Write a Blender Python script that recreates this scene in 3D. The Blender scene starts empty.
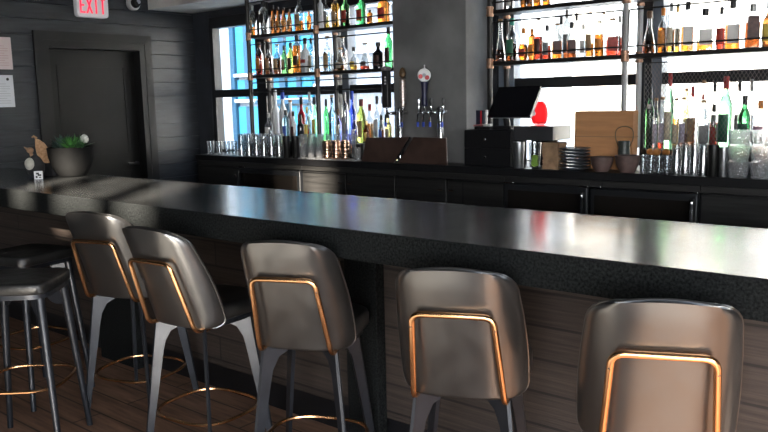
import bpy, bmesh, math, random
import numpy as np
from mathutils import Matrix, Vector
random.seed(7)
PI = math.pi
sc = bpy.context.scene
COL = sc.collection

# ------------------------------------------------------------------ camera
H = 1.56
F = 787.0
def _basis(v1, v2):
    a = np.array([v1[0]-384, -(v1[1]-216), -F]); a /= np.linalg.norm(a)
    b = np.array([v2[0]-384, -(v2[1]-216), -F]); b -= a*(a @ b); b /= np.linalg.norm(b)
    X = -a; Y = b; Z = np.cross(X, Y)
    return np.array([X, Y, Z])
RM = _basis((-566, 121), (1050, 85))
cd = bpy.data.cameras.new('camera'); cam = bpy.data.objects.new('camera', cd); COL.objects.link(cam)
cd.sensor_width = 36; cd.lens = F/768*36; cd.clip_start = .05
cam.matrix_world = Matrix(RM.tolist()).to_4x4()
cam.location = (0, 0, H)
sc.camera = cam
# where a sight line meets a real plane of the room (used to measure positions)
def _ray(u, v): return RM @ np.array([u-384, -(v-216), -F])
def aty(u, v, y):
    d = _ray(u, v); t = y/d[1]; return float(t*d[0]), y, float(H+t*d[2])
def atx(u, v, x):
    d = _ray(u, v); t = x/d[0]; return x, float(t*d[1]), float(H+t*d[2])
def atz(u, v, z):
    d = _ray(u, v); t = (z-H)/d[2]; return float(t*d[0]), float(t*d[1]), z
def scale_at(P):
    c = RM.T @ (np.array(P)-np.array([0, 0, H])); return float(-c[2]/F)     # metres per pixel

# ------------------------------------------------------------------ materials
MATS = {}
def mat(name, color=(.5, .5, .5), rough=.5, metal=0, spec=.5, noise=0, nscale=8, stretch=(1, 1, 1), bump=0, bscale=60,
        coat=0, trans=0, ior=1.45, emit=None, estr=0, rvar=0, color2=None):
    if name in MATS: return MATS[name]
    m = bpy.data.materials.new(name); m.use_nodes = True
    nt = m.node_tree; N = nt.nodes; L = nt.links
    p = N['Principled BSDF']
    p.inputs['Base Color'].default_value = (*color, 1)
    p.inputs['Roughness'].default_value = rough
    p.inputs['Metallic'].default_value = metal
    p.inputs['Specular IOR Level'].default_value = spec
    p.inputs['Coat Weight'].default_value = coat
    p.inputs['Transmission Weight'].default_value = trans
    p.inputs['IOR'].default_value = ior
    if emit:
        p.inputs['Emission Color'].default_value = (*emit, 1); p.inputs['Emission Strength'].default_value = estr
    if noise or bump or rvar or color2:
        tc = N.new('ShaderNodeTexCoord'); mp = N.new('ShaderNodeMapping'); mp.inputs['Scale'].default_value = stretch
        L.new(tc.outputs['Object'], mp.inputs['Vector'])
        nz = N.new('ShaderNodeTexNoise'); nz.inputs['Scale'].default_value = nscale; nz.inputs['Detail'].default_value = 6
        L.new(mp.outputs['Vector'], nz.inputs['Vector'])
        if noise or color2:
            rp = N.new('ShaderNodeValToRGB')
            c2 = color2 or tuple(min(1, c*(1+noise)) for c in color)
            c1 = color if color2 else tuple(c*(1-noise) for c in color)
            rp.color_ramp.elements[0].position = .34; rp.color_ramp.elements[1].position = .66
            rp.color_ramp.elements[0].color = (*c1, 1); rp.color_ramp.elements[1].color = (*c2, 1)
            L.new(nz.outputs['Fac'], rp.inputs['Fac']); L.new(rp.outputs['Color'], p.inputs['Base Color'])
        if rvar:
            mr = N.new('ShaderNodeMapRange'); mr.inputs['To Min'].default_value = max(0, rough-rvar); mr.inputs['To Max'].default_value = rough+rvar
            mr.inputs['From Min'].default_value = .3; mr.inputs['From Max'].default_value = .7
            L.new(nz.outputs['Fac'], mr.inputs['Value']); L.new(mr.outputs['Result'], p.inputs['Roughness'])
        if bump:
            n2 = N.new('ShaderNodeTexNoise'); n2.inputs['Scale'].default_value = bscale; n2.inputs['Detail'].default_value = 5
            L.new(mp.outputs['Vector'], n2.inputs['Vector'])
            bp = N.new('ShaderNodeBump'); bp.inputs['Strength'].default_value = bump; bp.inputs['Distance'].default_value = .01
            L.new(n2.outputs['Fac'], bp.inputs['Height']); L.new(bp.outputs['Normal'], p.inputs['Normal'])
    MATS[name] = m
    return m

def thin_glass(name, tint=(1, 1, 1), edge=.45, base=.04, rough=.03):
    """sheet or hollow glass: see-through with mirror reflections that grow towards the rim"""
    if name in MATS: return MATS[name]
    m = bpy.data.materials.new(name); m.use_nodes = True
    nt = m.node_tree; N = nt.nodes; L = nt.links; N.remove(N['Principled BSDF'])
    out = N['Material Output']; t = N.new('ShaderNodeBsdfTransparent'); g = N.new('ShaderNodeBsdfGlossy'); mx = N.new('ShaderNodeMixShader')
    t.inputs['Color'].default_value = (*tint, 1); g.inputs['Roughness'].default_value = rough
    lw = N.new('ShaderNodeLayerWeight'); lw.inputs['Blend'].default_value = .35
    mr = N.new('ShaderNodeMapRange'); mr.inputs['To Min'].default_value = base; mr.inputs['To Max'].default_value = edge
    L.new(lw.outputs['Facing'], mr.inputs['Value']); L.new(mr.outputs['Result'], mx.inputs['Fac'])
    L.new(t.outputs[0], mx.inputs[1]); L.new(g.outputs[0], mx.inputs[2]); L.new(mx.outputs[0], out.inputs['Surface'])
    MATS[name] = m
    return m

def planks_mat(name, c1, c2, rough, plank=(1.6, .14), bump=.3, grain=(2, 40, 40), gap=.006):
    """long boards along X, stacked along the second axis of the object (Z on a wall, Y on a floor)"""
    if name in MATS: return MATS[name]
    m = bpy.data.materials.new(name); m.use_nodes = True
    nt = m.node_tree; N = nt.nodes; L = nt.links; p = N['Principled BSDF']
    tc = N.new('ShaderNodeTexCoord'); mp = N.new('ShaderNodeMapping')
    L.new(tc.outputs['Object'], mp.inputs['Vector'])
    br = N.new('ShaderNodeTexBrick'); br.inputs['Scale'].default_value = 1
    br.inputs['Brick Width'].default_value = plank[0]; br.inputs['Row Height'].default_value = plank[1]
    br.inputs['Mortar Size'].default_value = gap; br.inputs['Mortar Smooth'].default_value = .3
    br.inputs['Color1'].default_value = (*c1, 1); br.inputs['Color2'].default_value = (*c2, 1); br.inputs['Mortar'].default_value = (*[x*.25 for x in c1], 1)
    L.new(mp.outputs['Vector'], br.inputs['Vector'])
    m2 = N.new('ShaderNodeMapping'); m2.inputs['Scale'].default_value = grain; L.new(tc.outputs['Object'], m2.inputs['Vector'])
    nz = N.new('ShaderNodeTexNoise'); nz.inputs['Scale'].default_value = 1.6; nz.inputs['Detail'].default_value = 8; nz.inputs['Roughness'].default_value = .65
    L.new(m2.outputs['Vector'], nz.inputs['Vector'])
    mr = N.new('ShaderNodeMapRange'); mr.inputs['From Min'].default_value = .3; mr.inputs['From Max'].default_value = .7
    mr.inputs['To Min'].default_value = .45; mr.inputs['To Max'].default_value = 1.6; L.new(nz.outputs['Fac'], mr.inputs['Value'])
    mu = N.new('ShaderNodeVectorMath'); mu.operation = 'SCALE'
    L.new(br.outputs['Color'], mu.inputs[0]); L.new(mr.outputs['Result'], mu.inputs['Scale'])
    L.new(mu.outputs['Vector'], p.inputs['Base Color']); p.inputs['Roughness'].default_value = rough
    bp = N.new('ShaderNodeBump'); bp.inputs['Strength'].default_value = bump; bp.inputs['Distance'].default_value = .006
    L.new(nz.outputs['Fac'], bp.inputs['Height']); L.new(bp.outputs['Normal'], p.inputs['Normal'])
    MATS[name] = m
    return m, mp

LEATHER = mat('black_leather', (.014, .0132, .0126), .33, spec=1, ior=1.75, coat=.4, noise=.22, nscale=14, bump=.02, bscale=220, rvar=.05)
CREASED = mat('creased_leather', (.014, .014, .014), .36, spec=.6, noise=.2, nscale=9, bump=1, bscale=9)
COPPER = mat('brushed_copper', (.86, .47, .23), .27, metal=1)
STEEL = mat('dark_steel', (.028, .031, .038), .36, metal=.5, spec=.5, noise=.15, nscale=12)
BLACK = mat('black_paint', (.008, .008, .009), .45, spec=.35, noise=.2, nscale=6)
CHROME = mat('chrome', (.75, .76, .78), .13, metal=1, rvar=.03)
CONCRETE = mat('dark_polished_concrete', (.030, .031, .031), .2, spec=.5, noise=.25, nscale=5, rvar=.04)
SPECK = mat('speckled_concrete', (.004, .0045, .005), .8, spec=.06, color2=(.020, .0215, .021), nscale=110, bump=.4, bscale=120)
PILLAR = mat('grey_plaster', (.19, .19, .187), .75, noise=.3, nscale=2.2, bump=.08, bscale=30)
SOFFIT = mat('soffit_plaster', (.78, .76, .71), .8, noise=.15, nscale=3)
SIDING = mat('siding_paint', (.026, .029, .034), .42, noise=.3, nscale=5, stretch=(6, 1, 9), bump=.1, bscale=30)
DOORP = mat('door_paint', (.009, .009, .0085), .5, spec=.25, noise=.25, nscale=3)
FRAMEB = mat('window_frame_black', (.014, .015, .017), .42)
FRAMEG = mat('window_frame_grey', (.16, .19, .23), .5)
PANE = thin_glass('window_glass', (.97, .985, .99), .5, .03, .01)
CLEAR = thin_glass('clear_glass', (.84, .86, .86), .92, .10, .06)
TUMBLER = thin_glass('tumbler_glass', (.86, .88, .89), .85, .14, .12)
PIPE = mat('black_iron_pipe', (.035, .033, .032), .42, metal=.6)
STEELP = mat('grey_iron_pipe', (.42, .42, .42), .4, metal=.7)
FITTING = mat('dull_copper_fitting', (.42, .25, .17), .5, metal=.8)

# ------------------------------------------------------------------ mesh helpers
def box(bm, x0, x1, y0, y1, z0, z1, M=None):
    vs = [bm.verts.new(v) for v in ((x0, y0, z0), (x1, y0, z0), (x1, y1, z0), (x0, y1, z0), (x0, y0, z1), (x1, y0, z1), (x1, y1, z1), (x0, y1, z1))]
    for f in ((0, 3, 2, 1), (4, 5, 6, 7), (0, 1, 5, 4), (1, 2, 6, 5), (2, 3, 7, 6), (3, 0, 4, 7)): bm.faces.new([vs[i] for i in f])
    if M is not None: bmesh.ops.transform(bm, matrix=M, verts=vs)
    return vs
def lathe(bm, prof, n=16, M=None):
    """closed turned shape from (radius, z) pairs"""
    rings = []; vs = []
    for r, z in prof:
        if r < 1e-6: v = bm.verts.new((0, 0, z)); rings.append([v]); vs.append(v)
        else:
            rg = [bm.verts.new((r*math.cos(2*PI*k/n), r*math.sin(2*PI*k/n), z)) for k in range(n)]; rings.append(rg); vs += rg
    for a, b in zip(rings, rings[1:]):
        if len(a) == 1 and len(b) == 1: continue
        for k in range(n):
            k2 = (k+1) % n
            if len(a) == 1: bm.faces.new((a[0], b[k2], b[k]))
            elif len(b) == 1: bm.faces.new((a[k], a[k2], b[0]))
            else: bm.faces.new((a[k], a[k2], b[k2], b[k]))
    if len(rings[0]) > 1: bm.faces.new(list(reversed(rings[0])))
    if len(rings[-1]) > 1: bm.faces.new(rings[-1])
    if M is not None: bmesh.ops.transform(bm, matrix=M, verts=vs)
    return vs
def tube(bm, pts, r, n=8, closed=False, r2=None):
    pts = [Vector(p) for p in pts]; m = len(pts); rings = []; prev = None
    for i, p in enumerate(pts):
        if closed: t = (pts[(i+1) % m]-pts[i-1]).normalized()
        else: t = (pts[min(i+1, m-1)]-pts[max(i-1, 0)]).normalized()
        if prev is None: u = t.orthogonal().normalized()
        else: u = (prev-t*prev.dot(t)); u = u.normalized() if u.length > 1e-6 else t.orthogonal().normalized()
        prev = u; w = t.cross(u); rr = r if r2 is None else r+(r2-r)*i/(m-1)
        rings.append([bm.verts.new(p+rr*(math.cos(2*PI*k/n)*u+math.sin(2*PI*k/n)*w)) for k in range(n)])
    pairs = list(zip(rings, rings[1:]))+([(rings[-1], rings[0])] if closed else [])
    for a, b in pairs:
        for k in range(n): bm.faces.new((a[k], a[(k+1) % n], b[(k+1) % n], b[k]))
    if not closed: bm.faces.new(list(reversed(rings[0]))); bm.faces.new(rings[-1])
def fillet(pts, r, n=6):
    """round the inner corners of a polyline"""
    pts = [Vector(p) for p in pts]; out = [pts[0]]
    for a, b, c in zip(pts, pts[1:], pts[2:]):
        d1 = (a-b); d2 = (c-b); rr = min(r, d1.length*.45, d2.length*.45)
        p, q = b+d1.normalized()*rr, b+d2.normalized()*rr
        for k in range(n+1):
            t = k/n; out.append((1-t)**2*p+2*t*(1-t)*b+t*t*q)
    out.append(pts[-1]); return out
def superell(w, d, n=4, k=32):
    o = []
    for i in range(k):
        a = 2*PI*i/k; c, s = math.cos(a), math.sin(a)
        o.append((w/2*math.copysign(abs(c)**(2/n), c), d/2*math.copysign(abs(s)**(2/n), s)))
    return o
def loft(bm, rings):
    R = [[bm.verts.new(p) for p in rg] for rg in rings]; n = len(R[0])
    for a, b in zip(R, R[1:]):
        for k in range(n): bm.faces.new((a[k], a[(k+1) % n], b[(k+1) % n], b[k]))
    bm.faces.new(list(reversed(R[0]))); bm.faces.new(R[-1])
def obj(name, bm, m, parent=None, smooth=True, loc=None, rot=None, bevel=0, angle=35):
    bmesh.ops.recalc_face_normals(bm, faces=bm.faces)
    me = bpy.data.meshes.new(name); bm.to_mesh(me); bm.free()
    o = bpy.data.objects.new(name, me); COL.objects.link(o)
    for mm in (m if isinstance(m, (list, tuple)) else [m]): me.materials.append(mm)
    if parent: o.parent = parent
    if loc: o.location = loc
    if rot: o.rotation_euler = rot
    if bevel:
        b = o.modifiers.new('bevel', 'BEVEL'); b.width = bevel; b.segments = 2; b.limit_method = 'ANGLE'
    if smooth:
        me.polygons.foreach_set('use_smooth', [True]*len(me.polygons))
        me.set_sharp_from_angle(angle=math.radians(angle))
    return o
def B(): return bmesh.new()
def bx(name, m, x0, x1, y0, y1, z0, z1, parent=None, bevel=0):
    b = B(); box(b, x0, x1, y0, y1, z0, z1); return obj(name, b, m, parent, smooth=bool(bevel), bevel=bevel)
def tag(o, label, cat, group=None, kind=None):
    o['label'] = label; o['category'] = cat
    if group: o['group'] = group
    if kind: o['kind'] = kind
    return o
def thing(name, label, cat, loc=(0, 0, 0), rz=0, group=None):
    o = bpy.data.objects.new(name, None); o.empty_display_size = .05; COL.objects.link(o)
    o.location = loc; o.rotation_euler = (0, 0, rz)
    return tag(o, label, cat, group)
def struct(o):
    o['kind'] = 'structure'; return o
def dup(root, loc, rz, label, group=None):
    r = root.copy(); COL.objects.link(r); r.location = loc; r.rotation_euler = (0, 0, rz); r['label'] = label
    if group: r['group'] = group
    for ch in list(root.children):
        c = ch.copy(); COL.objects.link(c); c.parent = r
        for g in list(ch.children):
            d = g.copy(); COL.objects.link(d); d.parent = c
    return r
def ORD(i): return ['first', 'second', 'third', 'fourth', 'fifth', 'sixth', 'seventh', 'eighth', 'ninth', 'tenth', 'eleventh', 'twelfth', 'thirteenth',
                    'fourteenth', 'fifteenth', 'sixteenth', 'seventeenth', 'eighteenth', 'nineteenth', 'twentieth', 'twenty-first', 'twenty-second',
                    'twenty-third', 'twenty-fourth', 'twenty-fifth', 'twenty-sixth', 'twenty-seventh', 'twenty-eighth'][i]

# ------------------------------------------------------------------ room
XW = -6.6          # left wall
YB = 4.97          # back wall, inner face
YF = -3.6          # street front wall
XR = 3.2           # right wall
FZ = -.06         # floor level
ZC = 5.2           # ceiling
fl, mp = planks_mat('floor_boards', (.23, .125, .078), (.30, .17, .11), .45, plank=(1.5, .16), bump=.15, grain=(1.5, 14, 1))
struct(bx('floor', fl, XW-.1, XR+.1, 1.15, YB+.3, FZ-.06, FZ))
struct(bx('floor_bounce', mat('pale_bounce_floor', (.33, .325, .315), .5, noise=.12, nscale=3), XW-.1, XR+.1, YF-.1, 1.149, FZ-.06, FZ))  # unseen pale floor, added for its bright reflection in the stool leather
struct(bx('ceiling', mat('ceiling_paint', (.03, .03, .032), .8, noise=.2), XW-.1, XR+.1, YF-.1, YB+.3, ZC, ZC+.08))

# left wall: horizontal lap boards above a backing, opening for the door
DY0, DY1, DZ = atx(41, 40, XW)[1], atx(143, 44, XW)[1], 2.13
b = B()
box(b, XW-.2, XW-.03, YF, DY0, FZ, ZC); box(b, XW-.2, XW-.03, DY1, YB+.3, FZ, ZC); box(b, XW-.2, XW-.03, DY0, DY1, DZ, ZC)
z = 0.06
while z < ZC-.02:
    z1 = min(z+.126, ZC)
    for ya, yb in ((YF, DY0), (DY1, YB)) if z < DZ-.01 else ((YF, YB),):
        box(b, XW-.03, XW, ya, yb, z, z1)
    z += .132
box(b, XW-.26, XW-.21, YF, YB+.3, FZ, ZC)
struct(obj('wall_left', b, SIDING, smooth=False))
# door with frame
d = bx('door_1', DOORP, XW-.13, XW-.085, DY0+.06, DY1-.06, FZ+.01, DZ-.07); struct(d)
b = B()
for (a0, a1, z0, z1) in ((DY0+.16, DY1-.16, 1.1, DZ-.2), (DY0+.16, DY1-.16, .2, .95)):
    for (p0, p1, q0, q1) in ((a0, a1, z0, z0+.02), (a0, a1, z1-.02, z1), (a0, a0+.02, z0+.02, z1-.02), (a1-.02, a1, z0+.02, z1-.02)): box(b, XW-.085, XW-.082, p0, p1, q0, q1)
obj('panel_moulding', b, DOORP, d, smooth=False)
b = B(); box(b, XW-.085, XW-.05, DY1-.13, DY1-.1, 1.0, 1.03); box(b, XW-.05, XW-.035, DY1-.22, DY1-.1, 1.0, 1.025)
obj('door_handle', b, BLACK, d, bevel=.004)
b = B(); t = .075
box(b, XW-.13, XW+.018, DY0, DY0+.055, FZ, DZ); box(b, XW-.13, XW+.018, DY1-.055, DY1, FZ, DZ); box(b, XW-.13, XW+.018, DY0+.055, DY1-.055, DZ-.065, DZ)
box(b, XW, XW+.022, DY0-t, DY0, FZ, DZ+t); box(b, XW, XW+.022, DY1, DY1+t, FZ, DZ+t); box(b, XW, XW+.022, DY0, DY1, DZ, DZ+t)
struct(obj('trim_1', b, mat('door_trim_paint', (.012, .012, .012), .45, spec=.3, noise=.2), smooth=False))

# back wall with the two window openings, split by the pillar
PX0, PX1, PY = aty(393, 60, 4.62)[0], aty(466.3, 100, 4.62)[0], 4.62
WL0, WL1 = -6.37, PX0+.12
WR0, WR1 = PX1+.03, 2.9
ZS, ZT = 1.06, 2.39
ZT2 = 3.4
b = B()
box(b, XW, XR+.1, YB, YB+.11, FZ, ZS)
box(b, XW, WL0, YB, YB+.11, ZS, ZC); box(b, WL0, WL1, YB, YB+.11, ZT, ZC); box(b, WL1, WR0, YB, YB+.11, ZS, ZC)
box(b, WR0, WR1, YB, YB+.11, ZT2, ZC); box(b, WR1, XR+.1, YB, YB+.11, ZS, ZC)
struct(obj('wall_back', b, mat('back_wall_paint', (.03, .034, .042), .5, noise=.25, nscale=4), smooth=False))
struct(bx('trim_2', SOFFIT, XW+.001, PX0, 4.46, YB-.001, 2.452, 3.3))         # boxed beam over the back bar
struct(bx('wall_pillar', PILLAR, PX0, PX1, PY, YB-.001, 0, ZC-.001, bevel=.006))

def window(n, x0, x1, z0, z1, bars, zmid, grey=()):
    b = B(); w = .05; ya, yb = YB+.01, YB+.1
    box(b, x0, x1, ya, yb, z0, z0+w); box(b, x0, x1, ya, yb, z1-w, z1)
    box(b, x0, x0+w, ya, yb, z0+w, z1-w); box(b, x1-w, x1, ya, yb, z0+w, z1-w)
    box(b, x0+w, x1-w, ya, yb, zmid-.036, zmid+.036)
    for (xa, xb) in bars:
        box(b, xa, xb, ya-.004, yb+.004, z0+w, zmid-.036); box(b, xa, xb, ya-.004, yb+.004, zmid+.036, z1-w)
    o = struct(obj('window_%d' % n, b, FRAMEB, smooth=False))
    for (xa, xb) in grey: bx('jamb', FRAMEG, xa, xb, ya-.012, yb, z0+w+.001, z1-w-.001, o)
    bx('pane', PANE, x0+w*.5, x1-w*.5, YB+.055, YB+.061, z0+w*.5, z1-w*.5, o)
    return o
X5 = lambda u: aty(u, 90, YB+.03)[0]
window(1, WL0, WL1, ZS, ZT, [(X5(259), X5(268)), (X5(336), X5(340))], 1.655, [(X5(345), X5(351.5))])
bx('trim_3', FRAMEB, WL0, X5(259), YB+.006, YB+.1, 2.285, ZT-.05)['kind'] = 'structure'
window(2, WR0, WR1, ZS, ZT2, [(X5(642), X5(652)), (-.1, -.02), (1.3, 1.38)], 1.655, [(X5(501), X5(516)), (X5(653.5), X5(663))])
# street front behind the viewer: piers, low glazing, added high openings and bars shaped to cast sun patches; right wall
SX = [(-6.0, -4.2), (-4.05, -2.3), (-2.15, -.4)]
b = B(); th = .2
ops = [(0.2, 2.9, .15, 2.3), (.18, 1.76, 3.69, 4.35), (2.11, 2.74, 4.5, 4.97)]
xs = sorted({XW, XR+.1, *[o_[0] for o_ in ops], *[o_[1] for o_ in ops]})
for xa, xb in zip(xs, xs[1:]):
    xm = (xa+xb)/2; spans = sorted((o_[2], o_[3]) for o_ in ops if o_[0] < xm < o_[1]); z = FZ
    for s0, s1 in spans: box(b, xa, xb, YF-th, YF, z, s0); z = s1
    box(b, xa, xb, YF-th, YF, z, ZC)
struct(obj('wall_front', b, BLACK, smooth=False))
def front_window(n, x0, x1, z0, z1, bars, hb=()):
    b = B(); w = .05
    box(b, x0, x1, YF-.14, YF-.06, z0, z0+w); box(b, x0, x1, YF-.14, YF-.06, z1-w, z1)
    for xa, xb in [(x0, x0+w), (x1-w, x1)]+list(bars): box(b, xa, xb, YF-.14, YF-.06, z0+w, z1-w)
    for zz in hb: box(b, x0, x1, YF-.13, YF-.07, zz-.03, zz+.03)
    struct(obj('window_%d' % n, b, FRAMEB, smooth=False))
front_window(3, *ops[0], [(1.5, 1.6)])
front_window(4, *ops[1], [(.49, .74), (1.23, 1.37)])
front_window(5, *ops[2], [(2.25, 2.37)])
RW = (-3.3, .9, .35, 2.4)      # side window to the viewer's right
b = B(); box(b, XR, XR+.2, YF-.2, RW[0], FZ, ZC); box(b, XR, XR+.2, RW[1], YB+.3, FZ, ZC); box(b, XR, XR+.2, RW[0], RW[1], FZ, RW[2]); box(b, XR, XR+.2, RW[0], RW[1], RW[3], ZC)
struct(obj('wall_right', b, mat('right_wall_paint', (.12, .115, .11), .7, noise=.2), smooth=False))

b = B()
for q in (RW[0], (RW[0]+RW[1])/2-.03, RW[1]-.06): box(b, XR+.06, XR+.12, q, q+.06, RW[2], RW[3])
for q in (RW[2], RW[3]-.06): box(b, XR+.055, XR+.125, RW[0], RW[1], q, q+.06)
struct(obj('window_6', b, FRAMEB, smooth=False))
# ------------------------------------------------------------------ the bar
BF, BB, BT, BU = 2.2, 3.02, 1.07, .952     # front, back, top, underside of the slab
BX1 = 2.4
top = thing('bar_counter', 'long bar with dark polished concrete top and dark wood panelled front', 'bar', (-2, 2.6, 0))
b = B(); box(b, XW+.002, BX1, BF, BB-.012, BU, BT); o = obj('countertop', b, [CONCRETE, SPECK], None, bevel=.003)
for p in o.data.polygons:
    if p.normal.y < -.5 or p.normal.z < -.5: p.material_index = 1
o.parent = top; o.matrix_parent_inverse = top.matrix_world.inverted(); o.location = o.location
o.matrix_parent_inverse = Matrix.Translation(-Vector(top.location))
def keep(o, parent):
    """parent a mesh whose coordinates are already in the room"""
    o.parent = parent; o.matrix_parent_inverse = Matrix.Translation(-Vector(parent.location)); return o
keep(bx('edge_strip', CHROME, XW+.002, BX1, BB-.011, BB, BT-.03, BT+.001, bevel=.002), top)
base = top
wp, mp = planks_mat('bar_wood', (.029, .021, .017), (.043, .031, .025), .62, plank=(2.3, .135), bump=.6, grain=(1.3, 50, 55))
mp.inputs['Rotation'].default_value = (PI/2, 0, 0)
BP = 2.66
keep(bx('front_panel', wp, XW+.002, BX1, BP, BP+.03, .1, BU-.001), base)
keep(bx('fascia_board', wp, XW+.002, -3.9, BP-.07, BP-.001, .80, BU-.001, bevel=.003), base)
keep(bx('kick_board', BLACK, XW+.002, BX1, BP+.04, BP+.06, FZ, .1), base)
keep(bx('back_panel', BLACK, XW+.002, BX1, BB-.06, BB-.03, FZ, BU-.001), base)
for xa in (-4.62, aty(345, 300, 2.60)[0], -.05):
    keep(bx('post', SPECK, xa, xa+.19 if xa > -4 else xa+.42, BP-.06, BP-.0005, FZ, BU-.002, bevel=.003), base)

# ------------------------------------------------------------------ stools
def back_y(s, t):            # middle surface of the curved backrest: s across -1..1, t up 0..1
    return -.095-.145*t-.02*t*t+.086*abs(s)**3.6
BZ0, BZ1 = .565, 1.03
def make_backrest():
    b = B(); nx = 16; zs = []
    rc = .07; rb = .04; rows = []
    for k in range(5): a = k/4*PI/2; rows.append((BZ0+rb-rb*math.cos(a), rb-rb*math.sin(a)))
    for k in range(1, 7): rows.append((BZ0+rb+(BZ1-rc-BZ0-rb)*k/7, 0))
    for k in range(6): a = k/5*PI/2; rows.append((BZ1-rc+rc*math.sin(a), rc-rc*math.cos(a)))
    rings = []
    for z, ins in rows:
        t = (z-BZ0)/(BZ1-BZ0); hw = .200+.022*math.sin(PI*min(1, .25+t*.75)) - .012*t-ins
        row = []
        for i in range(nx+1):
            s = -1+2*i/nx; x = s*hw
            zz = z+.012*(1-s*s)*(t > .9)*(t-.9)/.1
            row.append((x, back_y(x/.21, t), zz))
        rings.append(row)
    th = .021
    def lay(sgn): return [[b.verts.new((x, y+sgn*th*(1 if 0 < j < len(rings)-1 and 0 < i < nx else .45), z)) for i, (x, y, z) in enumerate(r)] for j, r in enumerate(rings)]
    A, C_ = lay(-1), lay(1); m = len(A)
    for j in range(m-1):
        for i in range(nx):
            b.faces.new((A[j][i], A[j][i+1], A[j+1][i+1], A[j+1][i])); b.faces.new((C_[j][i], C_[j+1][i], C_[j+1][i+1], C_[j][i+1]))
    for j in range(m-1):
        b.faces.new((A[j][0], A[j+1][0], C_[j+1][0], C_[j][0])); b.faces.new((A[j][nx], C_[j][nx], C_[j+1][nx], A[j+1][nx]))
    for i in range(nx):
        b.faces.new((A[0][i], C_[0][i], C_[0][i+1], A[0][i+1])); b.faces.new((A[-1][i], A[-1][i+1], C_[-1][i+1], C_[-1][i]))
    return b, rings
def cushion(w, d, z0, z1, n=4.5, rnd=.025, cy=0, puff=.006):
    rows = [(z0, rnd*.6), (z0+rnd*.4, 0), (z1-rnd, 0), (z1-rnd*.45, rnd*.25), (z1-rnd*.1, rnd*.8), (z1, rnd*2), (z1+puff, w*.25)]
    b = B(); loft(b, [[(x, y+cy, z) for x, y in superell(w-2*i, d-2*i, n, 40)] for z, i in rows]); return b
def leg_blade(sx, sy, ztop, rt, rbm, wide=.05, flare=.11):
    """a tapered steel leg with an arched gusset at its head, set on the diagonal"""
    b = B(); dv = Vector((sx, sy, 0)).normalized(); nv = Vector((-dv.y, dv.x, 0)); th = .015
    P = []
    for k in range(13):
        f = k/12; z = ztop+(FZ-ztop)*f; out = rt+(rbm-rt)*f
        g = max(0, 1-(ztop-z)/.13); wd = wide*(1-.5*f)+flare*(1-math.sqrt(max(0, 1-g*g)))
        P.append((z, out, out-wd))
    L_ = []
    for z, o_, i_ in P:
        L_.append([b.verts.new(dv*a+nv*s*th+Vector((0, 0, z))) for a, s in ((o_, -.6), (o_+.008, 0), (o_, .6), (i_, .6), (i_, -.6))])
    for A, C_ in zip(L_, L_[1:]):
        for k in range(5): b.faces.new((A[k], A[(k+1) % 5], C_[(k+1) % 5], C_[k]))
    b.faces.new(L_[0]); b.faces.new(list(reversed(L_[-1]))); return b
def leg_tube(sx, sy, ztop, rt, rbm, r0=.021, r1=.014):
    b = B(); dv = Vector((sx, sy, 0)).normalized()
    tube(b, [dv*rt+Vector((0, 0, ztop)), dv*(rt+(rbm-rt)*.5)+Vector((0, 0, (ztop+FZ)*.5)), dv*rbm+Vector((0, 0, FZ))], r0, 12, r2=r1); return b
def make_chair(label, loc, rz):
    t = thing('bar_stool', label, 'bar stool', loc, rz, 'leather bar stools with backs along the bar')
    b, rings = make_backrest(); obj('backrest', b, LEATHER, t, angle=60)
    b = B(); m = len(rings)                       # stitched piping round the rim
    rim = [r[0] for r in rings]+rings[-1][1:-1]+[r[-1] for r in reversed(rings)]
    tube(b, [(x, y, z) for x, y, z in rim], .0042, 6); obj('piping', b, LEATHER, t)
    obj('seat', cushion(.43, .43, .59, .662, 3.4, .024, .115), LEATHER, t, angle=60)
    b = B(); loft(b, [[(x, y+.10, z) for x, y in superell(.39, .38, 3.2, 40)] for z in (.565, .589)]); obj('seat_plate', b, STEEL, t)
    fr = B(); w0, w1, zt = .130, .153, .885
    yb = lambda x, z: back_y(x/.21, (z-BZ0)/(BZ1-BZ0))-.035
    pts = [(-w1+.09, .03, .557), (-w1, -.045, .557), (-w1, yb(.08, BZ0)-.006, .565), (-w0, yb(.06, zt), zt), (0, yb(0, zt)-.004, zt+.002), (w0, yb(.06, zt), zt), (w1, yb(.08, BZ0)-.006, .565), (w1, -.045, .557), (w1-.09, .03, .557)]
    tube(fr, fillet(pts, .035, 6), .0106, 12); f = obj('back_frame', fr, COPPER, t)
    for s in (-1, 1):
        sb = B(); lathe(sb, [(.0055, 0), (.0055, .002), (.003, .0035), (0, .0035)], 8, Matrix.Translation((s*(w0+.004), yb(.06, .842)-.0085, .842)) @ Matrix.Rotation(PI/2, 4, 'X'))
        obj('screw', sb, mat('screw_steel', (.1, .09, .08), .4, metal=.8), f)
    for sx, sy in ((-1, -1), (1, -1), (-1, 1), (1, 1)): obj('leg', leg_blade(sx, sy*.92, .564, .215, .30), STEEL, t, smooth=False, loc=(0, .06, 0))
    b = B(); tube(b, [(x, y+.06, .125) for x, y in superell(.43, .41, 2.9, 40)], .008, 8, closed=True); obj('foot_ring', b, COPPER, t)
    for ch in t.children: ch.location.z -= FZ
    return t
CH = [  # x, y, turn, label
    (-3.71, 2.27, 17, 'black leather bar stool with copper back frame, leftmost of the stools with backs'),
    (-2.975, 2.15, 6, 'black leather bar stool with copper back frame, second backed stool from the left'),
    (-2.30, 2.22, 25, 'black leather bar stool with copper back frame, third from left, in front of speckled post'),
    (-1.48, 2.185, 24, 'black leather bar stool with copper back frame, second backed stool from the right'),
    (-.815, 2.185, 25, 'black leather bar stool with copper back frame, rightmost and nearest, cut by bottom edge')]
proto = None
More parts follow.
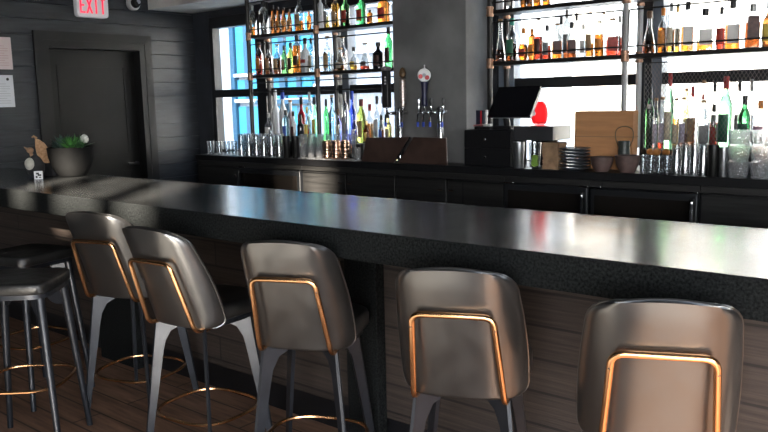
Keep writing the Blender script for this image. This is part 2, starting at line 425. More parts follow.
for x, y, r, lab in CH:
    if proto is None: proto = make_chair(lab, (x, y, FZ), math.radians(r))
    else: dup(proto, (x, y, FZ), math.radians(r), lab)
def make_backless(label, loc, rz):
    t = thing('backless_stool', label, 'bar stool', loc, rz, 'backless stools at the left end')
    obj('seat', cushion(.38, .38, .722, .775, 6, .012, 0, .005), CREASED, t, angle=60)
    b = B(); loft(b, [[(x, y, z) for x, y in superell(.365, .365, 5, 40)] for z in (.700, .724)]); obj('seat_frame', b, STEEL, t)
    for sx, sy in ((-1, -1), (1, -1), (-1, 1), (1, 1)):
        l = obj('leg', leg_tube(sx, sy, .70, .205, .285), STEEL, t)
        b = B(); dv = Vector((sx, sy, 0)).normalized(); nv = Vector((-dv.y, dv.x, 0))
        pr = [(.20, .699), (.20, .60)]+[(.195-.085*math.sin(a*PI/16), .699-.1*math.cos(a*PI/16)*1) for a in range(1, 9)]
        A = [b.verts.new(dv*a+nv*.004+Vector((0, 0, z))) for a, z in pr]; C_ = [b.verts.new(dv*a-nv*.004+Vector((0, 0, z))) for a, z in pr]
        b.faces.new(A); b.faces.new(list(reversed(C_)))
        for k in range(len(pr)): b.faces.new((A[k], C_[k], C_[(k+1) % len(pr)], A[(k+1) % len(pr)]))
        obj('gusset', b, STEEL, l, smooth=False)
    b = B(); tube(b, [(x, y, .27) for x, y in superell(.385, .385, 3.4, 40)], .0075, 8, closed=True); obj('foot_ring', b, COPPER, t)
    for ch in t.children: ch.location.z -= FZ
    return t
p2 = make_backless('backless stool with creased black leather seat at far left, nearer of the two', (-3.67, 1.68, FZ), math.radians(42))
dup(p2, (-4.31, 2.03, FZ), math.radians(12), 'backless stool with black leather seat at far left, behind the nearer one')

# ------------------------------------------------------------------ back bar: counter, cabinets, fridges
CY = 4.40; CZ = 1.105
XC0 = aty(195, 153, CY)[0]; XC1 = 2.6
XK = lambda u: aty(u, 185, CY+.02)[0]
ct = thing('back_counter', 'long black back bar counter slab under the bottle shelves', 'counter', (-3, 4.7, CZ-.05))
b = B(); poly = [(XC0, CY), (XC1, CY), (XC1, YB-.003), (PX1+.003, YB-.003), (PX1+.003, PY-.003), (PX0-.003, PY-.003), (PX0-.003, YB-.003), (XC0, YB-.003)]
loft(b, [[(x, y, z) for x, y in poly] for z in (CZ-.05, CZ)]); keep(obj('slab', b, BLACK, None, bevel=.004), ct)
# riser step the bottles stand on
RZ = CZ+.115
riser1 = tag(bx('bottle_riser', BLACK, aty(252, 140, 4.68)[0], PX0-.002, 4.66, YB-.003, CZ, RZ, bevel=.003), 'low black step on left back counter under standing bottles', 'riser')
riser2 = tag(bx('bottle_riser', BLACK, aty(648, 140, 4.68)[0], 1.2, 4.74, YB-.003, CZ, RZ, bevel=.003), 'low black step on right back counter behind the wire mesh', 'riser')
DT = aty(548, 187, CY+.02)[2]
BLKW, mpb = planks_mat('black_stained_wood', (.016, .016, .016), (.022, .021, .02), .45, plank=(2, .5), bump=.25, grain=(1.5, 30, 30)); mpb.inputs['Rotation'].default_value = (PI/2, 0, 0)
DARKG = mat('dark_fridge_glass', (.018, .015, .013), .12, spec=.5, noise=.2, nscale=3)
def cabinet(x0, x1, label, name='back_bar_cabinet', doors=1, fridge=False, cat='cabinet', fk=1):
    t = thing(name, label, cat, ((x0+x1)/2, CY+.2, 0))
    keep(bx('carcass', BLACK, x0+.001, x1-.001, CY+.04, PY-.01, FZ, CZ-.052), t)
    keep(bx('fascia', BLKW, x0+.001, x1-.001, CY+.012, CY+.039, DT+.02, CZ-.052, bevel=.002), t)
    wd = (x1-x0)/doors
    for k in range(doors):
        a, c = x0+k*wd+.008, x0+(k+1)*wd-.008
        if fridge:
            dr = keep(bx('fridge_door', FRAMEB, a, c, CY-.005, CY+.038, .12, DT+.012, bevel=.008), t)
            g = bx('door_glass', DARKG, a+.03, c-.03, CY-.008, CY-.0055, .16, DT-.03); keep(g, t); g.parent = dr; g.matrix_parent_inverse = Matrix.Translation(-Vector(t.location)) if False else Matrix()
            hb = B(); hx = c-.02 if fk > 0 else a+.02
            tube(hb, fillet([(hx, CY-.006, DT-.02), (hx, CY-.04, DT-.02), (hx, CY-.04, DT-.35), (hx, CY-.006, DT-.35)], .02), .011, 8)
            obj('door_handle', hb, CHROME, dr)
            for q0, q1 in ((a-.004, a+.07), (c-.06, c+.004)): bx('hinge', CHROME, q0, q1, CY-.009, CY+.0115, DT+.0125, DT+.024, dr, bevel=.003)
        else:
            dr = keep(bx('cabinet_door', BLKW, a, c, CY+.012, CY+.038, .12, DT+.012, bevel=.003), t)
            hb = B(); hx = c-.04 if k == 0 else a+.04
            tube(hb, fillet([(hx-.02, CY+.012, DT-.06), (hx-.02, CY-.012, DT-.06), (hx+.02, CY-.012, DT-.06), (hx+.02, CY+.012, DT-.06)], .01), .005, 6)
            obj('door_handle', hb, CHROME, dr)
    return t
cabinet(XC0+.005, XK(242), 'black cabinet at left end of the back bar under short tumblers')
cabinet(XK(242), XK(303), 'dark glass door fridge under the left back bar with chrome hinges', 'bar_fridge', 1, True, 'fridge', -1)
cabinet(XK(303), XK(396), 'black wood cabinet under the copper mugs on the back bar', doors=2)
cabinet(XK(396), XK(505), 'black wood cabinet under the beer taps and register', doors=2)
cabinet(XK(505), XK(590.5), 'dark glass door fridge below the cardboard box, left of two', 'bar_fridge', 1, True, 'fridge')
cabinet(XK(590.5), XK(701), 'dark glass door fridge below the inverted glasses, right of two', 'bar_fridge', 1, True, 'fridge')
cabinet(XK(701), XK(701)+1.1, 'black cabinet at right end of the back bar below stacked glasses', doors=2)

# ------------------------------------------------------------------ pipe shelf units
SY0, SY1 = 4.70, 4.93
ZA, ZB, ZCC = 2.15, 1.803, 2.51
SHELF = mat('shelf_steel', (.03, .028, .027), .4, metal=.5)
def shelf_unit(label, posts, x0, x1, pm, bays):
    t = thing('pipe_shelf', label, 'shelf', ((x0+x1)/2, (SY0+SY1)/2, CZ))
    for px_ in posts:
        for yy, nm, dx in ((SY0, 'front_post', 0), (SY1-.01, 'rear_post', .0)):
            b = B(); tube(b, [(px_+dx, yy, (RZ if yy > SY0 or px_ < PX0 else CZ)+.001 if True else 0), (px_+dx, yy, 2.75)], .019, 10); p = keep(obj(nm, b, PIPE if px_ < pr[0]+.1 else STEELP, None), t)
            for zz in (ZB, ZA, ZCC):
                b = B(); lathe(b, [(.0225, -.034), (.026, -.03), (.026, -.018), (.0225, -.016), (.0225, .016), (.026, .018), (.026, .03), (.0225, .034)], 12, Matrix.Translation((px_+dx, yy, zz-.012)))
                f = obj('pipe_fitting', b, FITTING, None); f.parent = p; f.matrix_parent_inverse = Matrix()
    for zz in (ZB, ZA, ZCC):
        keep(bx('shelf_board', SHELF, x0, x1, SY0+.021, SY1-.031, zz-.026, zz-.001, bevel=.002), t)
    for xa, xb in bays:
        for zz, zt in ((ZB, ZA-.085), (ZA, ZCC-.085), (CZ+.5 if xb < PX0 else 9, ZB-.07)):
            if zz > 5 or zt-zz < .1: continue
            b = B(); tube(b, fillet([(xa, SY0, zz+.045), (xb, SY0, zz+.045), (xb, SY0, zt), (xa, SY0, zt), (xa, SY0, zz+.045)], .012, 3)[:-1], .0052, 6, closed=True)
            keep(obj('guard_rail', b, pm, None), t)
    return t
XS = lambda u: aty(u, 60, SY0)[0]
pl = [XS(249.5), XS(317)]
pr = [XS(490), XS(625), XS(625)+(XS(625)-XS(490))]
shelf_unit('black iron pipe bottle shelf left of the grey pillar', pl, pl[0]-.03, PX0-.01, PIPE, [(pl[0]+.02, pl[1]-.02), (pl[1]+.02, PX0-.02)])
pr = [XS(490), XS(625), XS(625)+(XS(625)-XS(490))]
shelf_unit('iron pipe bottle shelf right of the pillar against bright window', pr, pr[0]-.03, pr[2]+.03, PIPE, [(pr[0]+.02, pr[1]-.02), (pr[1]+.02, pr[2]-.02)])

# ------------------------------------------------------------------ bottles
def tinted(name, c, rough=.04):
    return mat('glass_'+name, c, rough, trans=1, ior=1.45, spec=.5)
GL = {'clear': CLEAR, 'green': tinted('green', (.10, .55, .16)), 'dark green': tinted('dark_green', (.10, .30, .10)), 'light green': tinted('light_green', (.45, .9, .5)),
      'olive': tinted('olive', (.45, .5, .10)), 'brown': tinted('brown', (.20, .065, .018)), 'amber': tinted('amber', (.62, .18, .03)), 'blue': tinted('blue', (.06, .12, .85)),
      'light blue': tinted('light_blue', (.45, .75, .9)), 'red': mat('red_glass', (.5, .02, .03), .15, coat=.4), 'black': mat('black_glass', (.01, .01, .012), .12, coat=.5),
      'white': mat('frosted_glass', (.82, .84, .85), .3, spec=.5), 'yellow': tinted('yellow', (.9, .75, .25))}
LQ = {'amber': mat('amber_spirit', (.66, .17, .018), .02, trans=1, ior=1.36), 'brown': mat('brown_spirit', (.22, .05, .012), .02, trans=1, ior=1.36),
      'red': mat('red_spirit', (.42, .035, .015), .02, trans=1, ior=1.36), 'gold': mat('gold_spirit', (.86, .46, .07), .02, trans=1, ior=1.36),
      'clear': mat('clear_spirit', (.93, .95, .95), .02, trans=1, ior=1.36), 'orange': mat('orange_spirit', (.84, .22, .02), .02, trans=1, ior=1.36)}
CP = {'black': mat('cap_black', (.012, .012, .014), .4), 'cork': mat('cork', (.42, .25, .13), .8, noise=.3, nscale=120), 'red': mat('cap_red', (.45, .03, .03), .4), 'grey': mat('cap_grey', (.3, .3, .29), .35, metal=.5),
      'white': mat('cap_white', (.75, .75, .72), .4), 'blue': mat('cap_blue', (.03, .08, .5), .4), 'orange': mat('cap_orange', (.75, .25, .04), .45), 'teal': mat('cap_teal', (.02, .25, .2), .4), 'gold': mat('cap_gold', (.7, .5, .2), .3, metal=.8), 'brown': mat('cap_brown', (.12, .06, .03), .5), 'dark red': mat('cap_dark_red', (.18, .015, .02), .45)}
LB = {'white': mat('label_white', (.72, .70, .66), .6), 'cream': mat('label_cream', (.62, .54, .40), .6, noise=.2, nscale=60), 'tan': mat('label_tan', (.40, .26, .14), .6, noise=.25, nscale=60), 'black': mat('label_black', (.015, .015, .015), .5), 'dark': mat('label_dark', (.07, .03, .025), .5, noise=.4, nscale=50),
      'red': mat('label_red', (.42, .05, .035), .5, noise=.3, nscale=50), 'orange': mat('label_orange', (.7, .26, .05), .5, noise=.3, nscale=50), 'yellow': mat('label_yellow', (.75, .55, .12), .5), 'grey': mat('label_grey', (.25, .25, .25), .5, noise=.3, nscale=50), 'blue': mat('label_blue', (.05, .1, .4), .5), 'green': mat('label_green', (.03, .14, .08), .5), 'pink': mat('label_pink', (.6, .3, .4), .5, noise=.3, nscale=50), 'lilac': mat('label_lilac', (.5, .46, .55), .5, noise=.3, nscale=70)}
def prof(kind, r, h):
    """outline of a bottle: list of (radius, height), its shoulder height and neck radius"""
    n = min(.36*r, .0165) if kind != 'wine' else .36*r
    n = max(n, .0085)
    if kind == 'wine':   s = .60; mid = [(r, s*h), (r*.93, (s+.05)*h), (r*.62, (s+.12)*h), (n*1.15, (s+.19)*h), (n, (s+.25)*h)]
    elif kind == 'beer': s = .48; mid = [(r, s*h), (r*.88, (s+.08)*h), (r*.6, (s+.2)*h), (n*1.1, (s+.36)*h), (n, (s+.42)*h)]
    elif kind == 'round': s = .36; n = max(n*.9, .008); mid = [(r*.72, .02*h), (r*.93, .12*h), (r, .26*h), (r*.96, .38*h), (r*.75, .5*h), (r*.42, .58*h), (n*1.1, .64*h), (n, .72*h)]
    elif kind == 'cone': s = .3; mid = [(r, .08*h), (r*.95, .2*h), (r*.7, .42*h), (r*.42, .6*h), (n*1.1, .7*h), (n, .78*h)]
    elif kind == 'tall': s = .70; mid = [(r, s*h), (r*.9, (s+.04)*h), (r*.5, (s+.09)*h), (n, (s+.13)*h)]
    else:                s = .56; mid = [(r, s*h), (r*.94, (s+.035)*h), (r*.7, (s+.085)*h), (n*1.25, (s+.13)*h), (n, (s+.18)*h)]
    ring = [(n*1.18, .925*h), (n*1.18, .945*h)]
    body = [(r*.9, 0), (r, .012*h)]+mid+[(n, .92*h)]+ring
    return body, s, n
PLACED = []
def rad_at(p, z):
    for (r0, z0), (r1, z1) in zip(p, p[1:]):
        if z0 <= z <= z1 and z1 > z0: return r0+(r1-r0)*(z-z0)/(z1-z0)
    return p[-1][0]
def bottle(u, wpx, vtop, zbase, y, kind, glass, look, cap='black', lab=None, liq=None, lvl=.5, lz=None, square=False, group=None, vbase=None):
    for shrink in (1, .93, .86):
        ok = False
        for yy in [y]+[q for q in (4.79, 4.83, 4.76, 4.865, 4.80, 4.74, 4.90, 4.85) if abs(q-y) < .09]:
            x, _, _ = aty(u, 60, yy); r = wpx*scale_at((x, yy, zbase+.15))/2*shrink; e_ = r*(1.28 if square else 1)
            if yy-e_ < SY0+.012 and abs(zbase-RZ) > .01 or yy+e_ > 4.966 or yy-e_ < (4.745 if u > 645 and abs(zbase-RZ) < .01 else 4.666): continue
            if all(abs(zb_-zbase) > .01 or math.hypot(x-a_, yy-b_) > e_+c_+.002 for a_, b_, c_, zb_ in PLACED): ok = True; break
        if ok: break
    if not ok: yy = y
    y = yy; PLACED.append((x, y, e_, zbase)); RRZ = random.uniform(-8, 8)
    zt = aty(u, vtop, y)[2]; h = zt-zbase
    t = thing('liquor_bottle', look, 'bottle', (x, y, zbase), math.radians(40), group)
    p, s, n = prof(kind, r, h)
    def shp(b, pf, seg=16):
        if not square: lathe(b, pf, seg); return
        rings = []
        for rr, zz in pf:
            ne = 7 if rr > n*1.6 else 2.2; rings.append([(X, Y, zz) for X, Y in superell(2*max(rr, .001), 2*max(rr, .001)*(.8 if rr > n*1.6 else 1), ne, 20)])
        loft(b, rings)
    b = B(); shp(b, p); obj('glass', b, GL[glass], t, angle=50)
    if liq:
        q = [(rr-.0016, zz) for rr, zz in p if .002 < zz < lvl*h]; q = [(max(.002, p[0][0]-.003), .004)]+q+[(max(.003, rad_at(p, lvl*h)-.0016), lvl*h)]
        b = B(); shp(b, q); obj('liquor', b, LQ[liq], t, angle=50)
    b = B(); c0 = .88 if kind in ('beer',) else .83
    if cap == 'cork': lathe(b, [(n*.85, .946*h), (n*1.0, .948*h), (n*1.35, .95*h), (n*1.35, h), (n*.5, h+.001)], 12)
    else: lathe(b, [(n*1.12, c0*h), (n*1.22, (c0+.005)*h), (n*1.25, .985*h), (n*.9, h)], 12)
    obj('cap', b, CP[cap], t)
    if lab:
        z0, z1 = (lz[0]*h, lz[1]*h) if lz else (.12*h, min(s, .5)*h)
        b = B(); k = 11; rows = []
        ph = -PI/2-math.radians(10)-math.radians(40)+math.radians(-20)
        for zz in (z0, (z0+z1)/2, z1):
            row = []
            for i in range(k):
                a = ph+(i/(k-1)-.5)*2.5; rr = rad_at(p, zz)+.0012
                if square: rr = None
                row.append((math.cos(a), math.sin(a), zz, rr))
            rows.append(row)
        if square:
            for sg in (-1,): box(b, -r*.8, r*.8, -r*.8-.0018, -r*.8-.0004, z0, z1)
            t.rotation_euler = (0, 0, math.radians(24))
        else:
            V = [[[b.verts.new((c*(rr+d), s_*(rr+d), zz)) for c, s_, zz, rr in row] for row in rows] for d in (0, .0006)]
            for j in range(2):
                for i in range(k-1):
                    b.faces.new((V[1][j][i], V[1][j][i+1], V[1][j+1][i+1], V[1][j+1][i])); b.faces.new((V[0][j][i], V[0][j+1][i], V[0][j+1][i+1], V[0][j][i+1]))
        obj('label', b, LB[lab], t)
    return t
G1, G2, G3, G4, G5 = 'bottles on the upper left shelf', 'bottles on the middle left shelf', 'bottles on the left back counter', 'bottles on the upper right shelf', 'bottles on the middle right shelf'
def row(where, group, zbase, y, items):
    for i, it in enumerate(items):
        u, wpx, vt, kind, glass, cap, lab, liq, lvl, desc, *ex = it
        kw = ex[0] if ex else {}
        yy = kw.pop('y', y)
        bottle(u, wpx, vt, zbase, yy, kind, glass, '%s, %s from left %s' % (desc, ORD(i), where), cap, lab, liq, lvl, group=group, **kw)
YS = 4.79
row('on upper left shelf', G1, ZA, YS, [
    (254, 9, 5, 'tall', 'clear', 'grey', 'tan', 'amber', .3, 'wide clear bottle with tan label'),
    (265.5, 10, 1, 'tall', 'clear', 'black', 'black', 'clear', .35, 'wide clear bottle with black label', dict(lz=(.35, .62))),
    (275, 5.5, 5, 'beer', 'brown', 'black', 'orange', None, 0, 'small brown bottle'),
    (280, 5.5, 6.5, 'beer', 'brown', 'black', 'orange', None, 0, 'small brown bottle'),
    (285.5, 5.5, 7, 'beer', 'brown', 'black', 'orange', None, 0, 'small brown bottle'),
    (291, 5.5, 9, 'beer', 'brown', 'black', 'tan', None, 0, 'small brown bottle'),
    (301, 9.5, -3, 'wine', 'clear', 'cork', 'tan', 'amber', .3, 'clear bottle with cork and tan label'),
    (310.5, 4.5, 11, 'tall', 'amber', 'cork', 'orange', None, 0, 'slim amber bottle'),
    (322, 6, -5, 'tall', 'white', 'white', None, None, 0, 'slim white bottle'),
    (328, 6, -6, 'spirit', 'clear', 'black', 'grey', 'gold', .35, 'clear bottle with grey label'),
    (337, 8.5, -5, 'tall', 'clear', 'gold', 'tan', 'gold', .75, 'gold spirit bottle with tan label'),
    (347, 8.5, -6, 'wine', 'dark green', 'black', 'red', None, 0, 'dark green bottle with red label'),
    (362.5, 10, -6, 'wine', 'green', 'green' if 0 else 'black', 'red', None, 0, 'green bottle with red and white label'),
    (371, 6, 9.5, 'tall', 'amber', 'black', 'red', None, 0, 'short amber bottle with red label'),
    (385, 13, -7, 'wine', 'amber', 'orange', 'red', None, 0, 'large amber bottle')])
row('on middle left shelf', G2, ZB, YS, [
    (259.5, 8, 42, 'wine', 'clear', 'brown', 'orange', 'red', .62, 'rosy clear bottle with orange label'),
    (269, 8, 44, 'spirit', 'clear', 'black', 'tan', 'brown', .55, 'clear bottle of dark spirit'),
    (277.5, 9, 44, 'spirit', 'clear', 'cork', 'tan', 'brown', .52, 'clear bottle of dark spirit with long cork'),
    (284.5, 6.5, 45.5, 'wine', 'dark green', 'black', 'tan', None, 0, 'slim dark green bottle'),
    (291, 7, 42.5, 'wine', 'olive', 'black', 'dark', None, 0, 'olive green bottle with dark label'),
    (297.5, 9, 35, 'tall', 'clear', 'black', 'dark', 'amber', .72, 'tall bottle of amber spirit with black cap', dict(lz=(.2, .45))),
    (305.5, 9, 38, 'spirit', 'white', 'black', 'red', None, 0, 'frosted white bottle with small red label', dict(lz=(.28, .38))),
    (311.5, 6, 38, 'tall', 'clear', 'black', 'cream', 'clear', .4, 'tall clear bottle'),
    (328, 9.5, 36, 'spirit', 'clear', 'cork', 'tan', 'clear', .55, 'clear bottle with long tan label', dict(lz=(.1, .5))),
    (340.5, 10, 48, 'round', 'clear', 'cork', 'cream', 'gold', .25, 'round clear bottle with cork'),
    (343, 9, 36, 'spirit', 'clear', 'cork', 'cream', 'gold', .3, 'tall clear bottle behind round one', dict(y=4.87)),
    (354, 9, 47, 'round', 'clear', 'black', 'yellow', 'gold', .22, 'round clear bottle with yellow label'),
    (365.5, 11, 43, 'cone', 'clear', 'cork', 'grey', 'red', .12, 'flared clear decanter bottle'),
    (378.5, 11.5, 42, 'spirit', 'black', 'black', 'dark', None, 0, 'squat black bottle'),
    (389, 8.5, 27, 'wine', 'green', 'black', 'dark', None, 0, 'bright green bottle')])
YC = 4.74
row('standing on left back counter', G3, RZ+.001, YC, [
    (266, 8, 113, 'spirit', 'clear', 'grey', 'white', 'clear', .4, 'short clear bottle'),
    (273.5, 8.5, 90, 'spirit', 'white', 'white', None, None, 0, 'tall frosted white bottle', dict(y=4.86)),
    (281, 8.5, 90.5, 'spirit', 'white', 'blue', None, None, 0, 'tall frosted white bottle with blue cap', dict(y=4.86)),
    (288.5, 7.5, 100, 'spirit', 'white', 'cork', None, None, 0, 'frosted white bottle with cork', dict(y=4.86)),
    (283.5, 7, 110, 'tall', 'light blue', 'black', 'blue', None, 0, 'light blue bottle', dict(y=4.71)),
    (291, 5.5, 111, 'spirit', 'white', 'brown', 'dark', None, 0, 'small white bottle with brown cap', dict(y=4.71)),
    (299.5, 8, 97, 'spirit', 'red', 'black', None, None, 0, 'red bottle with black cap', dict(y=4.84)),
    (298, 7, 114, 'spirit', 'black', 'black', None, None, 0, 'short black bottle', dict(y=4.71)),
    (305, 6, 107, 'tall', 'clear', 'gold', 'yellow', 'gold', .5, 'gold spirit bottle'),
    (308, 6, 92, 'tall', 'clear', 'white', 'white', 'clear', .5, 'tall slim clear bottle', dict(y=4.86)),
    (313, 6.5, 97, 'wine', 'light green', 'black', 'yellow', None, 0, 'light green bottle with yellow label', dict(y=4.82)),
    (324.5, 6, 99, 'wine', 'green', 'black', None, None, 0, 'green bottle', dict(y=4.84)),
    (330.5, 8, 95, 'spirit', 'light blue', 'cork', None, None, 0, 'pale blue bottle with cork', dict(y=4.84)),
    (336.5, 6, 109, 'spirit', 'clear', 'brown', 'cream', 'clear', .4, 'small clear bottle with brown cap'),
    (343.5, 6.5, 92, 'tall', 'clear', 'grey', 'grey', 'clear', .6, 'tall clear bottle with grey label', dict(y=4.85)),
    (351, 7.5, 91, 'spirit', 'blue', 'blue', None, None, 0, 'cobalt blue bottle', dict(y=4.85)),
    (352.5, 7, 115, 'spirit', 'clear', 'blue', 'lilac', 'clear', .4, 'short clear bottle with blue cap', dict(y=4.71)),
    (360, 10, 99, 'wine', 'olive', 'dark red', 'tan', None, 0, 'olive bottle with dark red cap', dict(y=4.82)),
    (364.5, 6, 121, 'spirit', 'amber', 'gold', 'yellow', None, 0, 'small amber bottle with gold cap', dict(y=4.70)),
    (368.5, 8, 104, 'spirit', 'clear', 'red', 'orange', 'amber', .5, 'clear bottle of amber with red cap', dict(y=4.78)),
    (376, 7.5, 96, 'spirit', 'clear', 'black', 'white', 'clear', .5, 'clear bottle with black cap', dict(y=4.86)),
    (382, 7, 96, 'spirit', 'clear', 'brown', 'white', 'clear', .5, 'clear bottle with brown cap', dict(y=4.86)),
    (380, 6, 115, 'spirit', 'clear', 'black', 'blue', 'amber', .5, 'small bottle with blue label', dict(y=4.71)),
    (387, 7, 113, 'spirit', 'yellow', 'black', 'cream', None, 0, 'pale yellow bottle behind the taps', dict(y=4.72))])
row('on upper right shelf', G4, ZA, YS, [
    (500, 8, -18, 'spirit', 'white', 'white', None, None, 0, 'white bottle cut by top edge'),
    (510, 8, -18, 'spirit', 'clear', 'black', 'white', 'clear', .4, 'clear bottle cut by top edge'),
    (523.5, 6, -20, 'tall', 'amber', 'black', 'orange', None, 0, 'slim amber bottle cut by top edge'),
    (529.5, 6, -22, 'tall', 'brown', 'black', 'dark', None, 0, 'dark amber bottle cut by top edge'),
    (537, 8, -22, 'spirit', 'clear', 'black', 'orange', 'amber', .5, 'bottle of amber spirit cut by top edge'),
    (546, 8, -24, 'spirit', 'clear', 'cork', 'cream', 'orange', .5, 'bottle of orange spirit cut by top edge')])
row('on middle right shelf', G5, ZB, YS, [
    (500.5, 10, 19, 'cone', 'clear', 'cork', None, 'brown', .28, 'clear flared bottle low on dark spirit'),
    (512, 11, 18, 'spirit', 'clear', 'teal', 'green', 'brown', .4, 'clear bottle with green label and teal cap'),
    (523.5, 10, 28, 'round', 'clear', 'orange', 'red', 'orange', .5, 'round bottle of orange spirit'),
    (532, 8, 29, 'tall', 'amber', 'orange', 'orange', None, 0, 'amber bottle'),
    (538.5, 8.5, 18, 'tall', 'clear', 'cork', 'dark', 'red', .55, 'clear bottle with tall dark red label'),
    (547, 9, 25, 'spirit', 'clear', 'black', 'grey', 'red', .4, 'clear bottle with square black cap'),
    (557, 10, 23.5, 'spirit', 'clear', 'cork', 'dark', 'amber', .5, 'bottle of amber spirit with dark label', dict(square=True)),
    (561, 6, 17, 'tall', 'clear', 'black', None, 'clear', .4, 'tall clear bottle with black cap', dict(y=4.87)),
    (566.5, 7, 10, 'tall', 'clear', 'grey', 'grey', 'brown', .35, 'tall clear bottle with grey cap', dict(y=4.86)),
    (571.5, 9.5, 22, 'spirit', 'clear', 'black', 'dark', 'brown', .45, 'clear bottle with maroon label', dict(square=True)),
    (576, 6.5, 13, 'tall', 'clear', 'black', None, 'clear', .4, 'tall bottle with long black cap', dict(y=4.87)),
    (583, 7, 24, 'tall', 'clear', 'white', 'white', 'clear', .5, 'clear bottle with white label'),
    (589.5, 8, 12, 'tall', 'clear', 'cork', 'tan', 'amber', .3, 'tall clear bottle with cork'),
    (599, 9.5, 21, 'tall', 'clear', 'cork', 'orange', 'amber', .62, 'amber bottle with maroon topped label', dict(lz=(.15, .5))),
    (603, 6, 12, 'tall', 'clear', 'cork', None, 'clear', .5, 'tall clear bottle with tan cap', dict(y=4.88)),
    (612, 12, 18.5, 'spirit', 'clear', 'cork', 'red', 'red', .42, 'wide clear bottle of red spirit', dict(square=True)),
    (619, 6, 16, 'tall', 'clear', 'grey', 'dark', 'red', .45, 'slim clear bottle beside grey pipe'),
    (648.5, 12.5, 11, 'cone', 'clear', 'brown', None, 'brown', .3, 'ornate faceted decanter bottle low on dark spirit'),
    (662, 9, 8, 'spirit', 'clear', 'orange', 'orange', 'amber', .55, 'amber bottle with orange cap'),
    (670, 8, 3, 'tall', 'clear', 'white', 'cream', 'gold', .45, 'pale clear bottle with cream label'),
    (676.5, 7, 4, 'tall', 'clear', 'gold', 'cream', 'gold', .5, 'tall pale gold bottle', dict(y=4.87)),
    (686.5, 11.5, 1.5, 'spirit', 'clear', 'black', 'white', 'amber', .5, 'wide bottle with white label', dict(square=True)),
    (704, 15, 8.5, 'spirit', 'clear', 'black', 'white', 'amber', .2, 'wide square bottle low on amber spirit', dict(square=True)),
    (720, 9, 7, 'spirit', 'clear', 'black', 'red', 'red', .5, 'red labelled bottle with black cap'),
    (731, 14, 0, 'spirit', 'clear', 'black', 'white', 'amber', .5, 'broad bottle of amber spirit with white label', dict(square=True)),
    (751, 13.5, 4, 'spirit', 'clear', 'grey', 'dark', 'brown', .58, 'broad bottle with large dark label', dict(square=True, lz=(.2, .72))),
    (767, 11, 1, 'spirit', 'brown', 'black', 'yellow', None, 0, 'brown bottle with yellow label')])
YM = 4.86
row('behind the wire mesh', 'bottles behind the wire mesh', RZ+.001, YM, [
    (651.5, 8.5, 88, 'wine', 'dark green', 'black', 'white', None, 0, 'dark green bottle with white neck label', dict(lz=(.66, .73))),
    (657.5, 6, 98, 'wine', 'clear', 'cork', 'lilac', 'clear', .6, 'slim clear bottle with brown cork', dict(y=4.80)),
    (664, 9, 97, 'wine', 'clear', 'cork', 'lilac', 'red', .4, 'clear bottle with lilac label', dict(y=4.80)),
    (671, 9, 73, 'wine', 'light green', 'red', 'cream', None, 0, 'light green bottle with red cap', dict(y=4.9)),
    (678, 6.5, 98, 'wine', 'clear', 'cork', 'cream', 'gold', .6, 'slim pale gold bottle with cork', dict(y=4.80)),
    (685, 9, 97, 'wine', 'clear', 'cork', 'lilac', 'red', .3, 'clear bottle with broad lilac label', dict(y=4.80)),
    (688, 6, 88, 'spirit', 'yellow', 'cork', 'yellow', None, 0, 'yellow bottle with cork', dict(y=4.92)),
    (694, 8, 86, 'spirit', 'clear', 'red', 'tan', 'brown', .5, 'clear bottle with brick red cap', dict(y=4.9)),
    (705.5, 12, 100, 'tall', 'clear', 'cork', 'grey', 'clear', .6, 'square clear bottle with grey label', dict(y=4.80, square=True)),
    (705, 8, 80, 'spirit', 'clear', 'cork', 'red', 'clear', .6, 'tall clear bottle with red seal', dict(y=4.9, lz=(.72, .8))),
    (716, 9, 104, 'tall', 'clear', 'black', 'red', 'red', .6, 'clear bottle with red scroll label', dict(y=4.80)),
    (712, 6, 80, 'spirit', 'clear', 'black', 'white', 'clear', .5, 'clear bottle with black cap', dict(y=4.925)),
    (727.5, 13, 76, 'wine', 'light green', 'red', 'green', None, 0, 'large pale green bottle with red cap', dict(y=4.88)),
    (741, 8, 79, 'spirit', 'clear', 'black', 'white', 'clear', .5, 'clear bottle with short black cap', dict(y=4.91)),
    (747, 12, 95, 'wine', 'green', 'black', 'green', None, 0, 'bright green bottle with black cap', dict(y=4.82)),
    (753, 8, 79, 'spirit', 'clear', 'grey', 'white', 'clear', .5, 'clear bottle with grey cap', dict(y=4.91)),
    (763, 12, 100, 'wine', 'clear', 'orange', 'pink', 'orange', .3, 'clear bottle with orange foil cap', dict(y=4.82))])
# woven wire mesh screen in front of the right-hand bottles
ms = thing('mesh_screen', 'diamond wire mesh screen in front of bottles at right', 'screen', (-1.3, SY0+.035, RZ))
mx0, mx1, mz0, mz1 = aty(645, 100, 4.75)[0], pr[2]-.03, RZ+.002, 1.745
b = B(); st = .022; rr = .0013; k = 0
nx_ = int((mx1-mx0+mz1-mz0)/st)
for sgn in (1, -1):
    for i in range(-2, nx_+1):
        # straight wire x = c + sgn*(z-mz0)*.6, clipped to the frame
        for_pts = []
        c = (mx0-.4*(sgn > 0))+i*st if sgn > 0 else mx0+i*st
        za, zb = mz0, mz1
        f = lambda z: c+sgn*(z-mz0)*.62
        lo, hi = (mx0-c)/(.62*sgn)+mz0, (mx1-c)/(.62*sgn)+mz0
        za, zb = max(mz0, min(lo, hi)), min(mz1, max(lo, hi))
        if zb-za < .01: continue
        yy = 4.735+sgn*.0009
        q = [b.verts.new((f(z_)+dx, yy+dy, z_)) for z_ in (za, zb) for dx, dy in ((-rr, 0), (0, -rr), (rr, 0), (0, rr))]
        for j in range(4): b.faces.new((q[j], q[(j+1) % 4], q[4+(j+1) % 4], q[4+j]))
